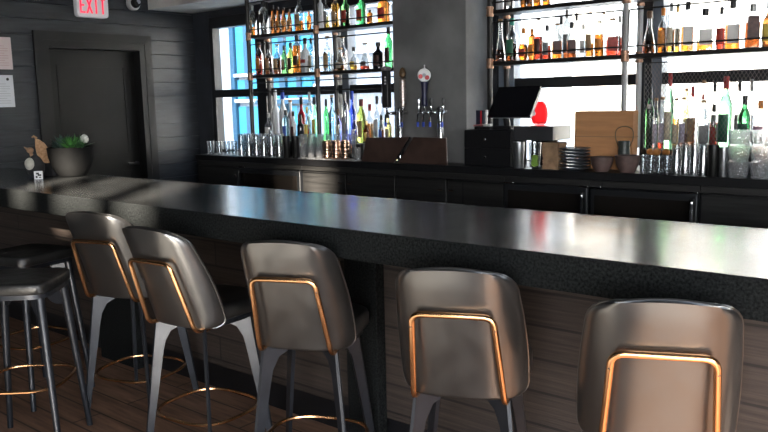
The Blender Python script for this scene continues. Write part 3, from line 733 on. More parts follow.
keep(obj('wire_mesh', b, mat('mesh_wire', (.22, .19, .18), .4, metal=.6), None, smooth=False), ms)
b = B(); tube(b, [(mx0, 4.735, mz0), (mx1, 4.735, mz0), (mx1, 4.735, mz1), (mx0, 4.735, mz1)], .004, 6, closed=True); keep(obj('mesh_frame', b, PIPE, None), ms)

# ------------------------------------------------------------------ glassware and things on the back counter
DKW = mat('smoked_brown_panel', (.050, .030, .024), .35, noise=.25, nscale=10)
NAVY = mat('navy_paint', (.012, .014, .05), .35)
REDP = mat('red_paint', (.55, .02, .03), .4)
WHITEP = mat('white_paint', (.75, .75, .75), .4)
BLUEP = mat('blue_plastic', (.01, .05, .45), .4)
GREYM = mat('grey_plastic', (.42, .43, .45), .45)
CARD = mat('cardboard', (.44, .215, .095), .8, noise=.1, nscale=6, stretch=(1, 1, 6))
def zpx(u, v, y): return aty(u, v, y)[2]
def glass_bm(r, h, taper=.86, wall=.0022, n=18):
    b = B(); lathe(b, [(r*taper*.95, 0), (r*taper, .004), (r, h), (r-wall, h), (r*taper-wall, .014), (0, .013)], n); return b
def tumbler(name, label, u, wpx, vt, y, group, m=TUMBLER, flip=False, z0=None, taper=.86, cat='glass'):
    x = aty(u, 150, y)[0]; r = wpx*scale_at((x, y, CZ+.05))/2; z0 = CZ+.0008 if z0 is None else z0; h = zpx(u, vt, y)-z0
    b = glass_bm(r, h, taper)
    if flip: bmesh.ops.transform(b, matrix=Matrix.Translation((0, 0, h)) @ Matrix.Rotation(PI, 4, 'X'), verts=b.verts)
    o = obj(name, b, m, loc=(x, y, z0), angle=50)
    return tag(o, label, cat, group), z0+h, r
for i, (u, w_, v) in enumerate([(211, 7, 141), (219.5, 6.5, 141.5), (227.3, 7, 141), (234.5, 6.5, 141)]):
    tumbler('tumbler_glass', 'short clear tumbler at left end of back counter, %s from left' % ORD(i), u, w_, v, 4.47, 'short tumblers at the left end')
k = 0
for y, us in ((4.455, [241.5, 249, 256.5, 264, 271.5, 279]), (4.535, [244, 251.5, 259, 266.5, 274, 281.5]), (4.615, [248, 255.5, 263, 270.5])):
    for i, u in enumerate(us):
        tumbler('highball_glass', 'upside-down clear highball glass, %s from left in the %s row of the left group' % (ORD(i), {4.455: 'front', 4.535: 'middle', 4.615: 'rear'}[y]), u, 7, 134 - (y-4.455)*6, y, 'highball glasses on the left back counter', flip=True, taper=.9)
BLKC = mat('black_tin', (.012, .012, .012), .3, metal=.3)
tumbler('cup', 'black cup beside the highball glasses on left counter, left of two', 286.8, 8, 136, 4.46, None, BLKC, cat='cup')
tumbler('cup', 'black cup left of the stacked clear glasses on left counter, right of two', 295.6, 8, 136, 4.46, None, BLKC, cat='cup')
BRIGHT = mat('bright_glass', (.90, .91, .93), .12, trans=.78, ior=1.25, bump=.5, bscale=50)
mat_x0, mat_x1 = aty(299, 155, 4.43)[0], aty(356, 155, 4.43)[0]
tag(bx('bar_mat', mat('steel_mat', (.55, .56, .58), .35, metal=.6, noise=.3, nscale=90), mat_x0, mat_x1, 4.415, 4.535, CZ+.0005, CZ+.009, bevel=.002), 'pale steel bar mat under the copper mugs on left counter', 'bar mat')
for i, u in enumerate([303, 311, 319]):
    _, zt, r = tumbler('rocks_glass', 'clear rocks glass on steel mat, lower of stack, %s from left' % ORD(i), u, 8, 145.5, 4.455, 'stacked rocks glasses by the mugs', BRIGHT, z0=CZ+.0095)
    tumbler('rocks_glass', 'clear rocks glass on steel mat, upper of stack, %s from left' % ORD(i), u, 8, 137, 4.455, 'stacked rocks glasses by the mugs', BRIGHT, z0=zt+.0006)
for i, u in enumerate([304, 312.5, 321, 329.5, 338, 346.5, 353]):
    tumbler('coupe_glass', 'clear glass behind the copper mugs, %s from left' % ORD(i), u, 7.5, 134, 4.59, 'clear glasses behind the copper mugs', BRIGHT)
PALEC = mat('pale_copper', (.86, .58, .42), .22, metal=1)
for i, u in enumerate([327, 336, 345]):
    y = 4.46; x = aty(u, 150, y)[0]; r = 9*scale_at((x, y, CZ))/2; z0 = CZ+.0095; h = zpx(u, 140.5, y)-z0
    t = thing('copper_mug', 'ribbed copper mug on the steel mat, %s from left of three' % ORD(i), 'mug', (x, y, z0), 0, 'copper mugs on the steel mat')
    p = [(r*.8, 0)]
    for q in range(5): p += [(r*.9, h*(q+.1)/5), (r, h*(q+.35)/5), (r, h*(q+.7)/5), (r*.9, h*(q+.95)/5)]
    b = B(); lathe(b, p+[(r*.95, h), (r*.88, h), (r*.8, .01), (0, .01)], 18); obj('mug_body', b, PALEC, t, angle=60)
    b = B(); tube(b, fillet([(r*.9, 0, h*.8), (r*1.6, 0, h*.75), (r*1.6, 0, h*.3), (r*.9, 0, h*.25)], .012), .004, 6); obj('handle', b, PALEC, t, rot=(0, 0, math.radians(70)))
tumbler('shot_glass', 'small clear shot glass right of the copper mugs', 357.5, 7, 147.5, 4.46, None, BRIGHT)
x, y, _ = aty(364.5, 150, 4.52); h = zpx(364, 141.5, 4.52)-CZ
t = thing('garnish_jar', 'dark round jar with lid left of the brown drip guards', 'jar', (x, y, CZ+.0008))
b = B(); lathe(b, [(.03, 0), (.038, .01), (.04, h*.5), (.034, h*.8), (.034, h*.82), (0, h*.82)], 18); obj('jar_body', b, mat('dark_ceramic', (.03, .028, .03), .25, noise=.3), t)
b = B(); lathe(b, [(.036, h*.822), (.036, h*.88), (.012, h*.93), (.012, h), (0, h)], 18); obj('lid', b, BLACK, t)

# beer taps
def prism(poly, y, d, m, name, parent=None, bevel=.002):
    b = B(); loft(b, [[(*p[:1], yy, p[2]) for p in poly] for yy in (y, y+d)]); return obj(name, b, m, parent, smooth=False, bevel=bevel)
P2 = lambda pts, y: [aty(u, v, y) for u, v in pts]
dg = thing('drip_guard', 'brown splash guard panel with bright slanted edge under the left tap tower', 'splash guard', (aty(385, 157, 4.43)[0], 4.43, CZ))
keep(prism([(p[0], p[1], max(p[2], CZ+.001)) for p in P2([(366, 137.5), (409.5, 137), (393.5, 168), (362, 168)], 4.43)], 4.43, .012, DKW, 'panel'), dg)
b = B(); a0, a1 = aty(410.5, 137, 4.43), aty(398.6, 157, 4.43); tube(b, [(a0[0], 4.428, a0[2]), (a1[0], 4.428, max(a1[2], CZ+.007))], .006, 8); keep(obj('edge_rod', b, CHROME, None), dg)
dg = thing('drip_guard', 'brown splash guard panel under the right tap tower, left of the cash drawers', 'splash guard', (aty(425, 157, 4.43)[0], 4.43, CZ))
keep(prism([(p[0], p[1], max(p[2], CZ+.001)) for p in P2([(413.5, 137), (446, 138), (447, 168), (398, 168)], 4.43)], 4.43, .012, DKW, 'panel'), dg)
def tower(label, uc, vtop, arms, label_handles):
    y = 4.52; x = aty(uc, 130, y)[0]; s_ = scale_at((x, y, 1.3)); zt = zpx(uc, vtop, y)
    t = thing('tap_tower', label, 'beer tap', (x, y, CZ+.0008)); z = zt-CZ
    b = B(); lathe(b, [(.045, 0), (.045, .012), (.026, .02), (.025, z-.02), (.02, z-.006), (0, z)], 18); obj('column', b, CHROME, t)
    b = B(); xs_ = [aty(a[0], 115, y)[0]-x for a in arms]; tube(b, [(min(xs_+[-.02])-.004, 0, z-.045), (max(xs_+[.02])+.004, 0, z-.045)], .013, 10); obj('manifold', b, CHROME, t)
    for (u, kind), xx in zip(arms, xs_):
        b = B(); tube(b, [(xx, 0, z-.045), (xx, -.05, z-.045), (xx+.004, -.065, z-.06), (xx+.008, -.072, z-.11)], .0095, 10, r2=.007); f = obj('faucet', b, CHROME, t)
        b = B(); lathe(b, [(.009, 0), (.010, .03), (.006, .034), (0, .034)], 10, Matrix.Translation((xx+.0085, -.0735, z-.143))); obj('tip', b, BLUEP, f)
        b = B(); lathe(b, [(.012, 0), (.007, .012), (.007, .035), (0, .036)], 10, Matrix.Translation((xx, -.045, z-.036))); obj('collar', b, CHROME, f)
        zb = z-.005
        hh = lambda v: zpx(u, v, y-.045)-CZ
        if kind == 'slab':
            zt_ = hh(66); b = B(); box(b, xx-.027, xx+.027, -.068, -.022, zb, zt_-.03); h_ = obj('handle', b, mat('handle_black', (.02, .02, .022), .4), t, bevel=.006)
            b = B(); loft(b, [[(X+xx, Y-.045, Z) for X, Y in superell(w1, d1, 3, 20)] for w1, d1, Z in ((.058, .05, zt_-.03), (.075, .065, zt_-.02), (.072, .062, zt_-.008), (.035, .035, zt_))]); obj('handle_top', b, mat('handle_top_grey', (.25, .22, .23), .5), h_)
            b = B(); box(b, xx-.0285, xx-.0272, -.066, -.024, zb+.02, zt_-.05); obj('side_plate', b, GREYM, h_)
            for q in range(3): bx('mark', WHITEP, xx+.001, xx+.015, -.0692, -.0682, zt_-.075-q*.022-.012, zt_-.075-q*.022, h_)
        elif kind == 'ornate':
            zt_ = hh(67); L_ = zt_-zb; b = B(); lathe(b, [(.012, 0), (.024, .012), (.026, L_*.35), (.023, L_*.68), (.028, L_*.70), (.012, L_*.73), (0, L_*.73)], 14, Matrix.Translation((xx, -.045, zb))); h_ = obj('handle', b, mat('handle_silver', (.45, .42, .42), .3, metal=.7, color2=(.25, .2, .16), nscale=60), t)
            b = B(); lathe(b, [(.010, L_*.735), (.023, L_*.78), (.026, L_*.86), (.015, L_*.96), (0, L_)], 14, Matrix.Translation((xx, -.045, zb))); obj('handle_top', b, mat('handle_brown', (.12, .07, .03), .5, noise=.4, nscale=60), h_)
        elif kind == 'crest':
            zt_ = hh(66); L_ = zt_-zb; b = B(); lathe(b, [(.010, 0), (.024, .012), (.019, L_*.3), (.025, L_*.55), (.028, L_*.62), (0, L_*.63)], 14, Matrix.Translation((xx, -.045, zb))); h_ = obj('handle', b, NAVY, t)
            Mc = Matrix.Translation((xx, -.045, zb+L_*.78)) @ Matrix.Rotation(math.radians(37), 4, 'Z') @ Matrix.Rotation(PI/2, 4, 'X')
            b = B(); lathe(b, [(.042, -.008), (.047, -.004), (.047, .004), (.042, .008)], 28, Mc); d_ = obj('crest', b, WHITEP, h_)
            b = B()
            for a0_ in (200, 320): 
                a_ = math.radians(a0_); lathe(b, [(.016, .0082), (.016, .0092)], 12, Mc @ Matrix.Translation((.027*math.cos(a_), .027*math.sin(a_), 0)))
            obj('crest_mark', b, REDP, h_, smooth=False)
            b = B(); lathe(b, [(.013, .0082), (.013, .0096)], 14, Mc); obj('crest_centre', b, mat('crest_grey', (.4, .42, .45), .5), h_, smooth=False)
            b = B(); lathe(b, [(.006, 0), (.004, .02), (.006, .03), (0, .032)], 8, Matrix.Translation((xx+.004, -.045, zb+L_*.78+.04))); obj('finial', b, WHITEP, h_)
        else:
            zt_ = hh(98); b = B(); lathe(b, [(.006, 0), (.008, .02), (.011, zt_-zb-.02), (.008, zt_-zb), (0, zt_-zb)], 10, Matrix.Translation((xx, -.045, zb))); obj('handle', b, mat('handle_plain_black', (.015, .015, .016), .35) if kind == 'black' else CHROME, t)
    return t
tower('chrome beer tap tower with tall black slab handle and silver handle', 400, 107, [(391, 'slab'), (407, 'ornate')], None)
tower('chrome beer tap tower with navy handle topped by a round red and white crest', 440.5, 106, [(423, 'plain'), (428.5, 'crest'), (435, 'black'), (447, 'black')], None)

# register: drawers, stand, touch screen
y = 4.45; x0, x1 = aty(463.5, 145, y)[0], aty(511.5, 145, y)[0]; zt = zpx(490, 130, y)
t = thing('cash_drawer_cabinet', 'black two drawer cash cabinet with small round locks below the screen', 'cabinet', ((x0+x1)/2, y+.1, CZ))
keep(bx('carcass', BLACK, x0, x1, y+.012, y+.2, CZ+.001, zt, bevel=.003), t)
zm = (CZ+zt)/2
for a, c, vv in ((CZ+.008, zm-.003, 157), (zm+.003, zt-.006, 138.5)):
    dr = keep(bx('drawer', mat('drawer_black', (.006, .006, .007), .5, spec=.3), x0+.006, x1-.006, y, y+.0115, a, c, bevel=.002), t)
    b = B(); lathe(b, [(.008, 0), (.008, .004), (.005, .006), (0, .006)], 12, Matrix.Translation((aty(485, vv, y)[0], y-.0005, (a+c)/2)) @ Matrix.Rotation(PI/2, 4, 'X')); obj('lock', b, CHROME, dr)
zs = zpx(535, 126.5, 4.47); xs1 = aty(553, 133, 4.47)[0]
t = thing('stand', 'dark raised stand right of the cash drawers holding the red jar', 'stand', ((x1+xs1)/2, 4.56, CZ))
keep(bx('top', mat('stand_dark', (.03, .031, .034), .4, noise=.2), x1+.003, xs1, 4.47, 4.71, zpx(535, 140.5, 4.47), zs, bevel=.002), t)
keep(bx('back_support', BLACK, x1+.01, x1+.20, 4.69, 4.71, CZ+.001, zpx(535, 140.5, 4.47)-.001), t)
# tilted screen
yb_ = 4.475; BL, BR = aty(487, 117, yb_), aty(529.5, 117.5, yb_)
r_ = _ray(498.7, 87); yt_ = BL[0]/(r_[0]/r_[1]); TLz = zpx(498.7, 87, yt_); dy_, dz_ = yt_-yb_, TLz-BL[2]
hh = math.hypot(dy_, dz_); tilt = math.atan2(dy_, dz_); ws = BR[0]-BL[0]
t = thing('touch_screen_register', 'black tilted touch screen register on the cash drawers', 'register', (BL[0], yb_, zt+.0008))
Ms = Matrix.Translation((0, 0, BL[2]-zt)) @ Matrix.Rotation(-tilt, 4, 'X')
b = B(); box(b, 0, ws, 0, .012, 0, hh, Ms); sc_o = obj('screen', b, mat('screen_black', (.006, .006, .008), .22, spec=.5), t, smooth=False, bevel=.003)
b = B(); box(b, .004, ws-.002, .0125, .036, .01, hh-.004, Ms); obj('screen_housing', b, GREYM, t, bevel=.006)
b = B(); box(b, ws*.02, ws*.5, .03, .15, 0, .022); obj('base', b, BLACK, t, bevel=.006)
b = B(); tube(b, [(ws*.3, .10, .022), (ws*.3, .07, BL[2]-zt+.04)], .022, 12); obj('neck', b, BLACK, t)
# small things on the cash cabinet
x = aty(480, 120, 4.56)[0]
t = thing('pen_cup', 'dark navy cup with a red stripe beside the touch screen', 'cup', (x, 4.585, zt+.0008))
b = B(); hcup = zpx(480, 110.5, 4.56)-zt; loft(b, [[(X, Y, Z) for X, Y in superell(.075*s_, .055*s_, 5, 24)] for s_, Z in ((.92, 0), (1, hcup))]); obj('cup_body', b, mat('cup_navy', (.015, .022, .04), .5), t)
b = B(); box(b, .004, .016, -.029, -.0265, .002, hcup-.002); obj('stripe', b, REDP, t)
t = thing('receipt_printer', 'small dark printer with pale paper tray at front left of the screen', 'printer', (aty(483, 126, 4.47)[0], 4.47, zt+.0008))
bx('body', BLACK, -.07, .055, 0, .07, 0, .02, t, bevel=.004); b = B(); box(b, .005, .055, -.006, .03, .0215, .038); obj('paper_tray', b, mat('tray_grey', (.5, .5, .48), .5), t, bevel=.003)
b = B(); tube(b, [(-.075, .002, .026), (.0, .0, .034)], .005, 8); obj('cable', b, mat('cable_pink', (.45, .18, .16), .5), t)
x, y = aty(539.5, 110, 4.648)[:2]; r = 8.8*scale_at((x, y, 1.3)); h = zpx(538, 101.5, y)-zs
t = thing('round_jar', 'round red translucent glass jar on the dark stand behind the screen', 'jar', (x, y, zs+.0008))
b = B(); lathe(b, [(r*.5, 0), (r*.8, h*.1), (r, h*.4), (r*.97, h*.6), (r*.75, h*.86), (r*.5, h*.96), (r*.5, h), (r*.46, h), (r*.44, h*.95), (r*.7, h*.84), (r*.9, h*.58), (r*.9, h*.4), (r*.7, h*.12), (0, h*.08)], 24); obj('jar_body', b, mat('red_translucent', (.95, .10, .11), .2, trans=.85, ior=1.12), t, angle=70)
b = B(); lathe(b, [(.016, 0), (.016, .0015)], 12, Matrix.Translation((-.2*r, -r*.99, h*.5)) @ Matrix.Rotation(PI/2, 4, 'X')); obj('mark', b, WHITEP, t, smooth=False)
# in front of the stand
x, y = aty(519, 150, 4.43)[:2]; STL = mat('dull_steel', (.35, .36, .37), .3, metal=.9)
tumbler('shaker_tin', 'dull steel shaker tin right of the cash drawers', 519, 12, 142, 4.44, None, STL, cat='shaker')
g_, _, gr = tumbler('highball_glass', 'clear glass holding a bright lime green card by the shaker tin', 535, 12.5, 142, 4.44, None)
b = B(); box(b, -gr*.55, gr*.55, -.002, .002, .016, .085); tag(obj('green_card', b, mat('lime_green', (.45, .75, .06), .5), loc=(g_.location.x, g_.location.y, CZ+.001), rot=(0, 0, math.radians(28)), bevel=.001), 'bright lime green card standing inside a clear glass', 'card')
xa, xb = aty(542.5, 155, 4.44)[0], aty(558, 155, 4.44)[0]; b = B(); z = CZ+.001; zt_ = zpx(550, 143, 4.44)
while z < zt_:
    j = random.uniform(-.003, .003); box(b, xa+j, xb+j, 4.44+j, 4.56+j, z, z+.0042); z += .0048
tag(obj('napkin_stack', b, mat('napkin_brown', (.30, .19, .11), .85, noise=.3, nscale=20), smooth=False), 'stack of brown paper napkins between lime card glass and dark plates', 'napkins', kind='stuff')
x, y = aty(574.5, 155, 4.50)[:2]; r = 15.5*scale_at((x, y, CZ)); n_ = 7; H_ = zpx(574, 147.5, 4.5)-CZ; SL = mat('slate_ceramic', (.055, .065, .08), .3, noise=.2)
for i in range(n_):
    b = B(); e = H_/n_; lathe(b, [(r*.6, 0), (r*.64, .002), (r, e*.75), (r, e*.92), (r*.62, .006), (0, .006)], 28)
    tag(obj('plate', b, SL, loc=(x, y, CZ+.0008+i*e), angle=60), 'slate grey dish in the stack before the cardboard box, %s from the bottom' % ORD(i), 'dish', 'slate dishes stacked before the box')
# cardboard box
y0 = 4.602; a0, a1 = aty(574.5, 130, y0), aty(633, 130, y0); zb_ = zpx(600, 111, y0); rr_ = _ray(645, 120); y1 = a1[0]/(rr_[0]/rr_[1]); y1 = 4.678
a0 = aty(574.5, 130, y0)
t = thing('cardboard_box', 'large brown cardboard box on back counter in front of bright window', 'box', ((a0[0]+a1[0])/2, y0, CZ))
keep(bx('carton', CARD, a0[0], a1[0], y0, y1, CZ+.001, zb_, bevel=.002), t)
zf = zpx(600, 136.5, y0); keep(bx('flap_edge', mat('card_edge', (.28, .16, .08), .8), a0[0]-.002, a1[0]+.002, y0-.003, y1+.001, zf-.004, zf+.002), t)
keep(bx('lower_flap', CARD, a0[0]+.001, a1[0]-.001, y0-.0022, y0-.0005, CZ+.002, zf-.0045), t)
x, y = aty(624, 150, 4.563)[:2]; s_ = scale_at((x, y, 1.2))
t = thing('pot', 'small dark pot with tall thin wire handle in front of the box', 'pot', (x, y, CZ+.0008))
h = zpx(624, 141, y)-CZ; b = B(); lathe(b, [(4*s_, 0), (5*s_, h*.15), (5.9*s_, h*.5), (5.5*s_, h*.85), (5.9*s_, h), (5.2*s_, h), (5.2*s_, h*.5), (0, h*.2)], 20); obj('pot_body', b, mat('pot_dark', (.04, .048, .045), .3, noise=.4, nscale=30), t)
b = B(); hz = zpx(624, 127, y)-CZ; tube(b, fillet([(-5.6*s_, 0, h*.8), (-9.5*s_, 0, h+.015), (-9*s_, 0, hz-.012), (0, 0, hz+.008), (9*s_, 0, hz-.012), (9.5*s_, 0, h+.015), (5.6*s_, 0, h*.8)], .04, 8), .0032, 6); obj('handle', b, mat('wire_tan', (.13, .10, .06), .4, metal=.5), t)
WB = mat('brown_clay', (.10, .065, .058), .5, noise=.3, nscale=14)
for u, wp_, vt, lab, yy in ((602, 23, 157, 'low brown clay bowl between slate dishes and dark pot', 4.455), (627.5, 25, 155.5, 'wider low brown clay bowl in front of the dark wire handled pot', 4.46)):
    x = aty(u, 158, yy)[0]; r = wp_*scale_at((x, yy, CZ))/2; h = zpx(u, vt, yy)-CZ
    b = B(); lathe(b, [(r*.55, 0), (r*.6, .004), (r*.9, h*.5), (r, h), (r*.94, h), (r*.82, h*.5), (0, h*.25)], 24); tag(obj('bowl', b, WB, loc=(x, yy, CZ+.0008), angle=60), lab, 'bowl')
# black bowl of orange fruit
x, y = aty(659, 150, 4.625)[:2]; r = 13*scale_at((x, y, 1.2)); h = zpx(659, 154, y)-CZ
b = B(); lathe(b, [(r*.5, 0), (r*.55, .004), (r*.85, h*.5), (r, h), (r*.95, h), (r*.9, h*.9), (0, h*.9)], 24); tag(obj('bowl', b, BLACK, loc=(x, y, CZ+.0008), angle=60), 'black bowl heaped with orange fruit below the wire mesh', 'bowl')
ORG = mat('orange_peel', (.62, .24, .06), .45, bump=.2, bscale=200); i = 0
for dx, dy in ((-.6, -.15), (0, -.58), (.6, -.15), (-.34, .48), (.36, .48)):
    b = B(); bmesh.ops.create_icosphere(b, subdivisions=2, radius=r*.30); bmesh.ops.scale(b, vec=(1.05, 1.05, .92), verts=b.verts)
    pos = ['leftmost', 'foremost', 'rightmost', 'rear left', 'rear right'][i]; i += 1
    tag(obj('orange', b, ORG, loc=(x+dx*r, y+dy*r, CZ+h*.9+r*.285)), '%s orange fruit piled in the black bowl' % pos, 'fruit', 'fruit in the black bowl')
for i, u in enumerate([644, 652, 660, 668]):
    tumbler('tumbler_glass', 'short clear tumbler in the low row before the black fruit bowl, %s from left' % ORD(i), u, 7.6, 155 + i*.3, 4.44, 'short tumblers at the right')
for y, us in ((4.44, [676.5, 685.5, 694.5, 703.5]), (4.53, [676, 685, 694, 703])):
    for i, u in enumerate(us):
        tumbler('highball_glass', 'upside-down clear highball glass, %s from left in the %s row of the right group' % (ORD(i), 'front' if y < 4.5 else 'rear'), u, 9, 142.5 + (1.5 if y > 4.5 else 0), y, 'highball glasses on the right back counter', flip=True, taper=.9)
tumbler('cup', 'black cup between highball glasses and cut glass stacks at right', 713.6, 11, 145, 4.44, None, BLKC, cat='cup')
tumbler('shaker_tin', 'dull steel shaker tin right of the black cup at far right', 723.6, 8.4, 147, 4.44, None, STL, cat='shaker')
CUT = mat('cut_glass', (.95, .97, .99), .05, trans=.86, ior=1.42, bump=1, bscale=38)
for k, u in enumerate([739, 761.5]):
    y = 4.455; x = aty(u, 150, y)[0]; r = 21.5*scale_at((x, y, CZ))/2; ht = zpx(u, 130, y)-CZ; z = CZ+.0008
    for i in range(3):
        e = ht/3; b = B(); n = 24; rings = []
        for rr, zz in ((.80, 0), (.84, .003), (.90, e*.3), (.93, e*.35), (.97, e*.9), (1, e-.001)):
            rings.append([(rr*r*(1-.05*(q % 2)*(0 if zz > e*.85 else 1))*math.cos(2*PI*q/n), rr*r*(1-.05*(q % 2)*(0 if zz > e*.85 else 1))*math.sin(2*PI*q/n), zz) for q in range(n)])
        for rr, zz in ((.95, e-.001), (.86, e*.4), (.75, .012)): rings.append([(rr*r*math.cos(2*PI*q/n), rr*r*math.sin(2*PI*q/n), zz) for q in range(n)])
        loft(b, rings)
        tag(obj('rocks_glass', b, CUT, loc=(x, y, z), smooth=False), 'cut glass tumbler in the %s stack at far right, %s' % (['left', 'right'][k], ['at the bottom', 'in the middle', 'on top'][i]), 'glass', 'cut glass tumblers stacked at far right'); z += e

# ------------------------------------------------------------------ left end of the bar
x, y = -5.58, 2.86
s_ = scale_at((x, y, 1.1)); r = 21.5*s_; h = zpx(71.5, 147, y)-BT; x = aty(71.5, 160, y)[0]
t = thing('potted_succulents', 'round black bowl planter of spiky green succulents on far left of bar', 'plant', (x, y, BT+.0008))
b = B(); lathe(b, [(r*.45, 0), (r*.6, h*.05), (r*.85, h*.35), (r*.97, h*.7), (r, h*.97), (r*.985, h), (r*.92, h), (r*.9, h*.85), (0, h*.85)], 36); obj('bowl', b, mat('planter_black', (.007, .007, .007), .75, spec=.12, noise=.2), t, angle=60)
b = B(); lathe(b, [(r*.88, h*.855), (r*.86, h*.9), (0, h*.93)], 28); obj('soil', b, mat('soil', (.03, .022, .016), .9, noise=.5, nscale=60), t)
def rosette(cx, cy, n, L_, w_, m, name, up=.4):
    b = B()
    for i in range(n):
        a = i*2.4+random.uniform(-.2, .2); el = up+.9*(i/n)+random.uniform(-.1, .1); l = L_*(.8+.3*random.random())
        d = Vector((math.cos(a)*math.cos(el), math.sin(a)*math.cos(el), math.sin(el))); sd = Vector((-math.sin(a), math.cos(a), 0)); nn = d.cross(sd)
        rows = []
        for q, (f, ww) in enumerate(((0, .6), (.3, 1), (.65, .75), (1, .04))):
            c = Vector((cx, cy, h*.9))+d*l*f+Vector((0, 0, -.12*l*f*f))
            rows.append([b.verts.new(c-sd*w_*ww), b.verts.new(c-nn*w_*.4*ww), b.verts.new(c+sd*w_*ww), b.verts.new(c+nn*w_*.3*ww)])
        for A, C_ in zip(rows, rows[1:]):
            for k_ in range(4): b.faces.new((A[k_], A[(k_+1) % 4], C_[(k_+1) % 4], C_[k_]))
        b.faces.new(rows[0]); b.faces.new(list(reversed(rows[-1])))
    return obj(name, b, m, t, smooth=False)
LF = mat('leaf_dark_green', (.035, .09, .035), .4, noise=.3, nscale=20); LF2 = mat('leaf_fresh_green', (.07, .22, .05), .4, noise=.3, nscale=20); LF3 = mat('leaf_blue_green', (.05, .09, .075), .45, noise=.25, nscale=20)
rosette(-r*.55, -r*.05, 34, .125, .012, LF3, 'agave'); rosette(-r*.1, -r*.3, 30, .11, .011, LF3, 'agave'); rosette(r*.38, -r*.15, 34, .135, .011, LF2, 'aloe'); rosette(-r*.1, r*.35, 32, .13, .012, LF, 'agave'); rosette(r*.72, .0, 22, .09, .011, LF, 'agave')
b = B(); bmesh.ops.create_icosphere(b, subdivisions=2, radius=.030, matrix=Matrix.Translation((r*.62, r*.35, h+.055)))
for v in b.verts: v.co += Vector((random.uniform(-1, 1), random.uniform(-1, 1), random.uniform(-1, 1)))*.003
obj('cactus_bloom', b, mat('bloom_white', (.62, .62, .56), .8, noise=.2, nscale=90), t)
# little still life beside the planter
y = 2.78
def at(u, v): return aty(u, v, y)
STONE = mat('dark_stone', (.025, .025, .027), .7, noise=.4, nscale=25, bump=.4, bscale=60)
xg, xg1 = at(42, 170)[0], at(50.5, 170)[0]
tag(bx('stone_block', STONE, xg, xg1, y+.01, y+.08, BT+.0008, at(46, 161)[2], bevel=.006), 'small dark grey stone block against the black planter', 'stone block')
t = thing('bird_figurine', 'small black and white bird figurine with woven brown tail by the planter', 'figurine', (aty(36, 172, 2.69)[0], 2.69, BT+.0008), math.radians(64))
s_ = scale_at((-5.7, y, 1.1))
b = B(); bmesh.ops.create_icosphere(b, subdivisions=3, radius=1); 
for v in b.verts: v.co = Vector((v.co.x*8.5*s_*(1-.15*v.co.z), v.co.y*.035, (v.co.z+1)*11*s_))
obj('body', b, STONE, t, angle=80)
b = B(); bmesh.ops.create_icosphere(b, subdivisions=3, radius=1, matrix=Matrix.Translation((-4.5*s_, -.012, 13*s_)) @ Matrix.Diagonal((5*s_, .032, 6.2*s_, 1))); obj('belly', b, mat('belly_white', (.55, .53, .47), .6, noise=.2, nscale=20), t)
b = B(); bmesh.ops.create_icosphere(b, subdivisions=2, radius=1, matrix=Matrix.Translation((-3.5*s_, -.0, 26*s_)) @ Matrix.Diagonal((3.4*s_, .02, 3*s_, 1))); lathe(b, [(.010, 0), (.006, .02), (0, .034)], 8, Matrix.Translation((-5.5*s_, -.005, 27*s_)) @ Matrix.Rotation(-.9, 4, 'Y')); tube(b, [(-3*s_, 0, 25*s_), (-2*s_, .0, 16*s_)], .012, 8); obj('head', b, mat('head_brown', (.32, .19, .11), .6, noise=.3, nscale=40), t)
b = B(); pts = [(1.5, 37), (5, 36), (9.5, 32.5), (13, 27), (14.5, 20), (14, 13.5), (9.5, 13), (5, 15.5), (2.2, 21), (1.2, 29)]
loft(b, [[(px_*s_*(1 if q in (1, 2) else .95)+(.0 if q in (1, 2) else .004), yy, pz*s_) for px_, pz in pts] for q, yy in enumerate((-.010, -.006, .004, .008))])
obj('woven_tail', b, mat('woven_rattan', (.36, .19, .09), .7, color2=(.55, .33, .18), nscale=70, bump=.6, bscale=140), t)
b = B(); tube(b, [(3.2*s_, 0, 37*s_), (.5*s_, 0, 39.5*s_), (-1.0*s_, 0, 38*s_)], 1.3*s_, 8, r2=.8*s_); obj('tail_stem', b, mat('stem_brown', (.36, .2, .1), .6), t)
t = thing('card', 'small white card with a black mark leaning before the bird figurine', 'card', (aty(38, 171, 2.62)[0], 2.62, BT+.0008), math.radians(60))
b = B(); box(b, -3.8*s_, 3.8*s_, -.001, .001, 0, 7.6*s_, Matrix.Rotation(-.12, 4, 'X')); obj('sheet', b, WHITEP, t, smooth=False)
b = B()
for q in ((-2, .6, 4.5, 6.2), (-.6, 2.4, 3.0, 4.6), (-2.4, -.8, 1.2, 3.2), (.3, 2.2, 1.2, 2.2)): box(b, q[0]*s_, q[1]*s_, -.0022, -.0012, q[2]*s_, q[3]*s_, Matrix.Rotation(-.12, 4, 'X'))
obj('mark', b, BLACK, t, smooth=False)

# ------------------------------------------------------------------ on the left wall
XWF = XW+.001
def letter(ch, w_, h_, st_):
    R = {'E': [(0, 0, st_, h_), (st_, 0, w_, st_), (st_, h_/2-st_/2, w_*.85, h_/2+st_/2), (st_, h_-st_, w_, h_)], 'I': [(w_/2-st_/2, 0, w_/2+st_/2, h_)], 'T': [(0, h_-st_, w_, h_), (w_/2-st_/2, 0, w_/2+st_/2, h_-st_)]}
    return R.get(ch)
c0, c1 = atx(77, 10, XW+.06), atx(109, 12, XW+.06); zb_ = atx(93, 17.5, XW+.06)[2]; yw = c1[1]-c0[1]; zh = yw*.66
t = thing('exit_sign', 'white lit exit sign with red letters on dark wall above the door', 'sign', (XW+.001, (c0[1]+c1[1])/2, zb_))
b = B(); loft(b, [[(xx, Y*k_, Z*k_+zh/2) for Y, Z in superell(yw, zh, 9, 40)] for xx, k_ in ((0, .96), (.006, 1), (.05, 1), (.058, .97))]); obj('housing', b, mat('sign_white', (.72, .72, .74), .4, emit=(.9, .88, .9), estr=.12), t, angle=50)
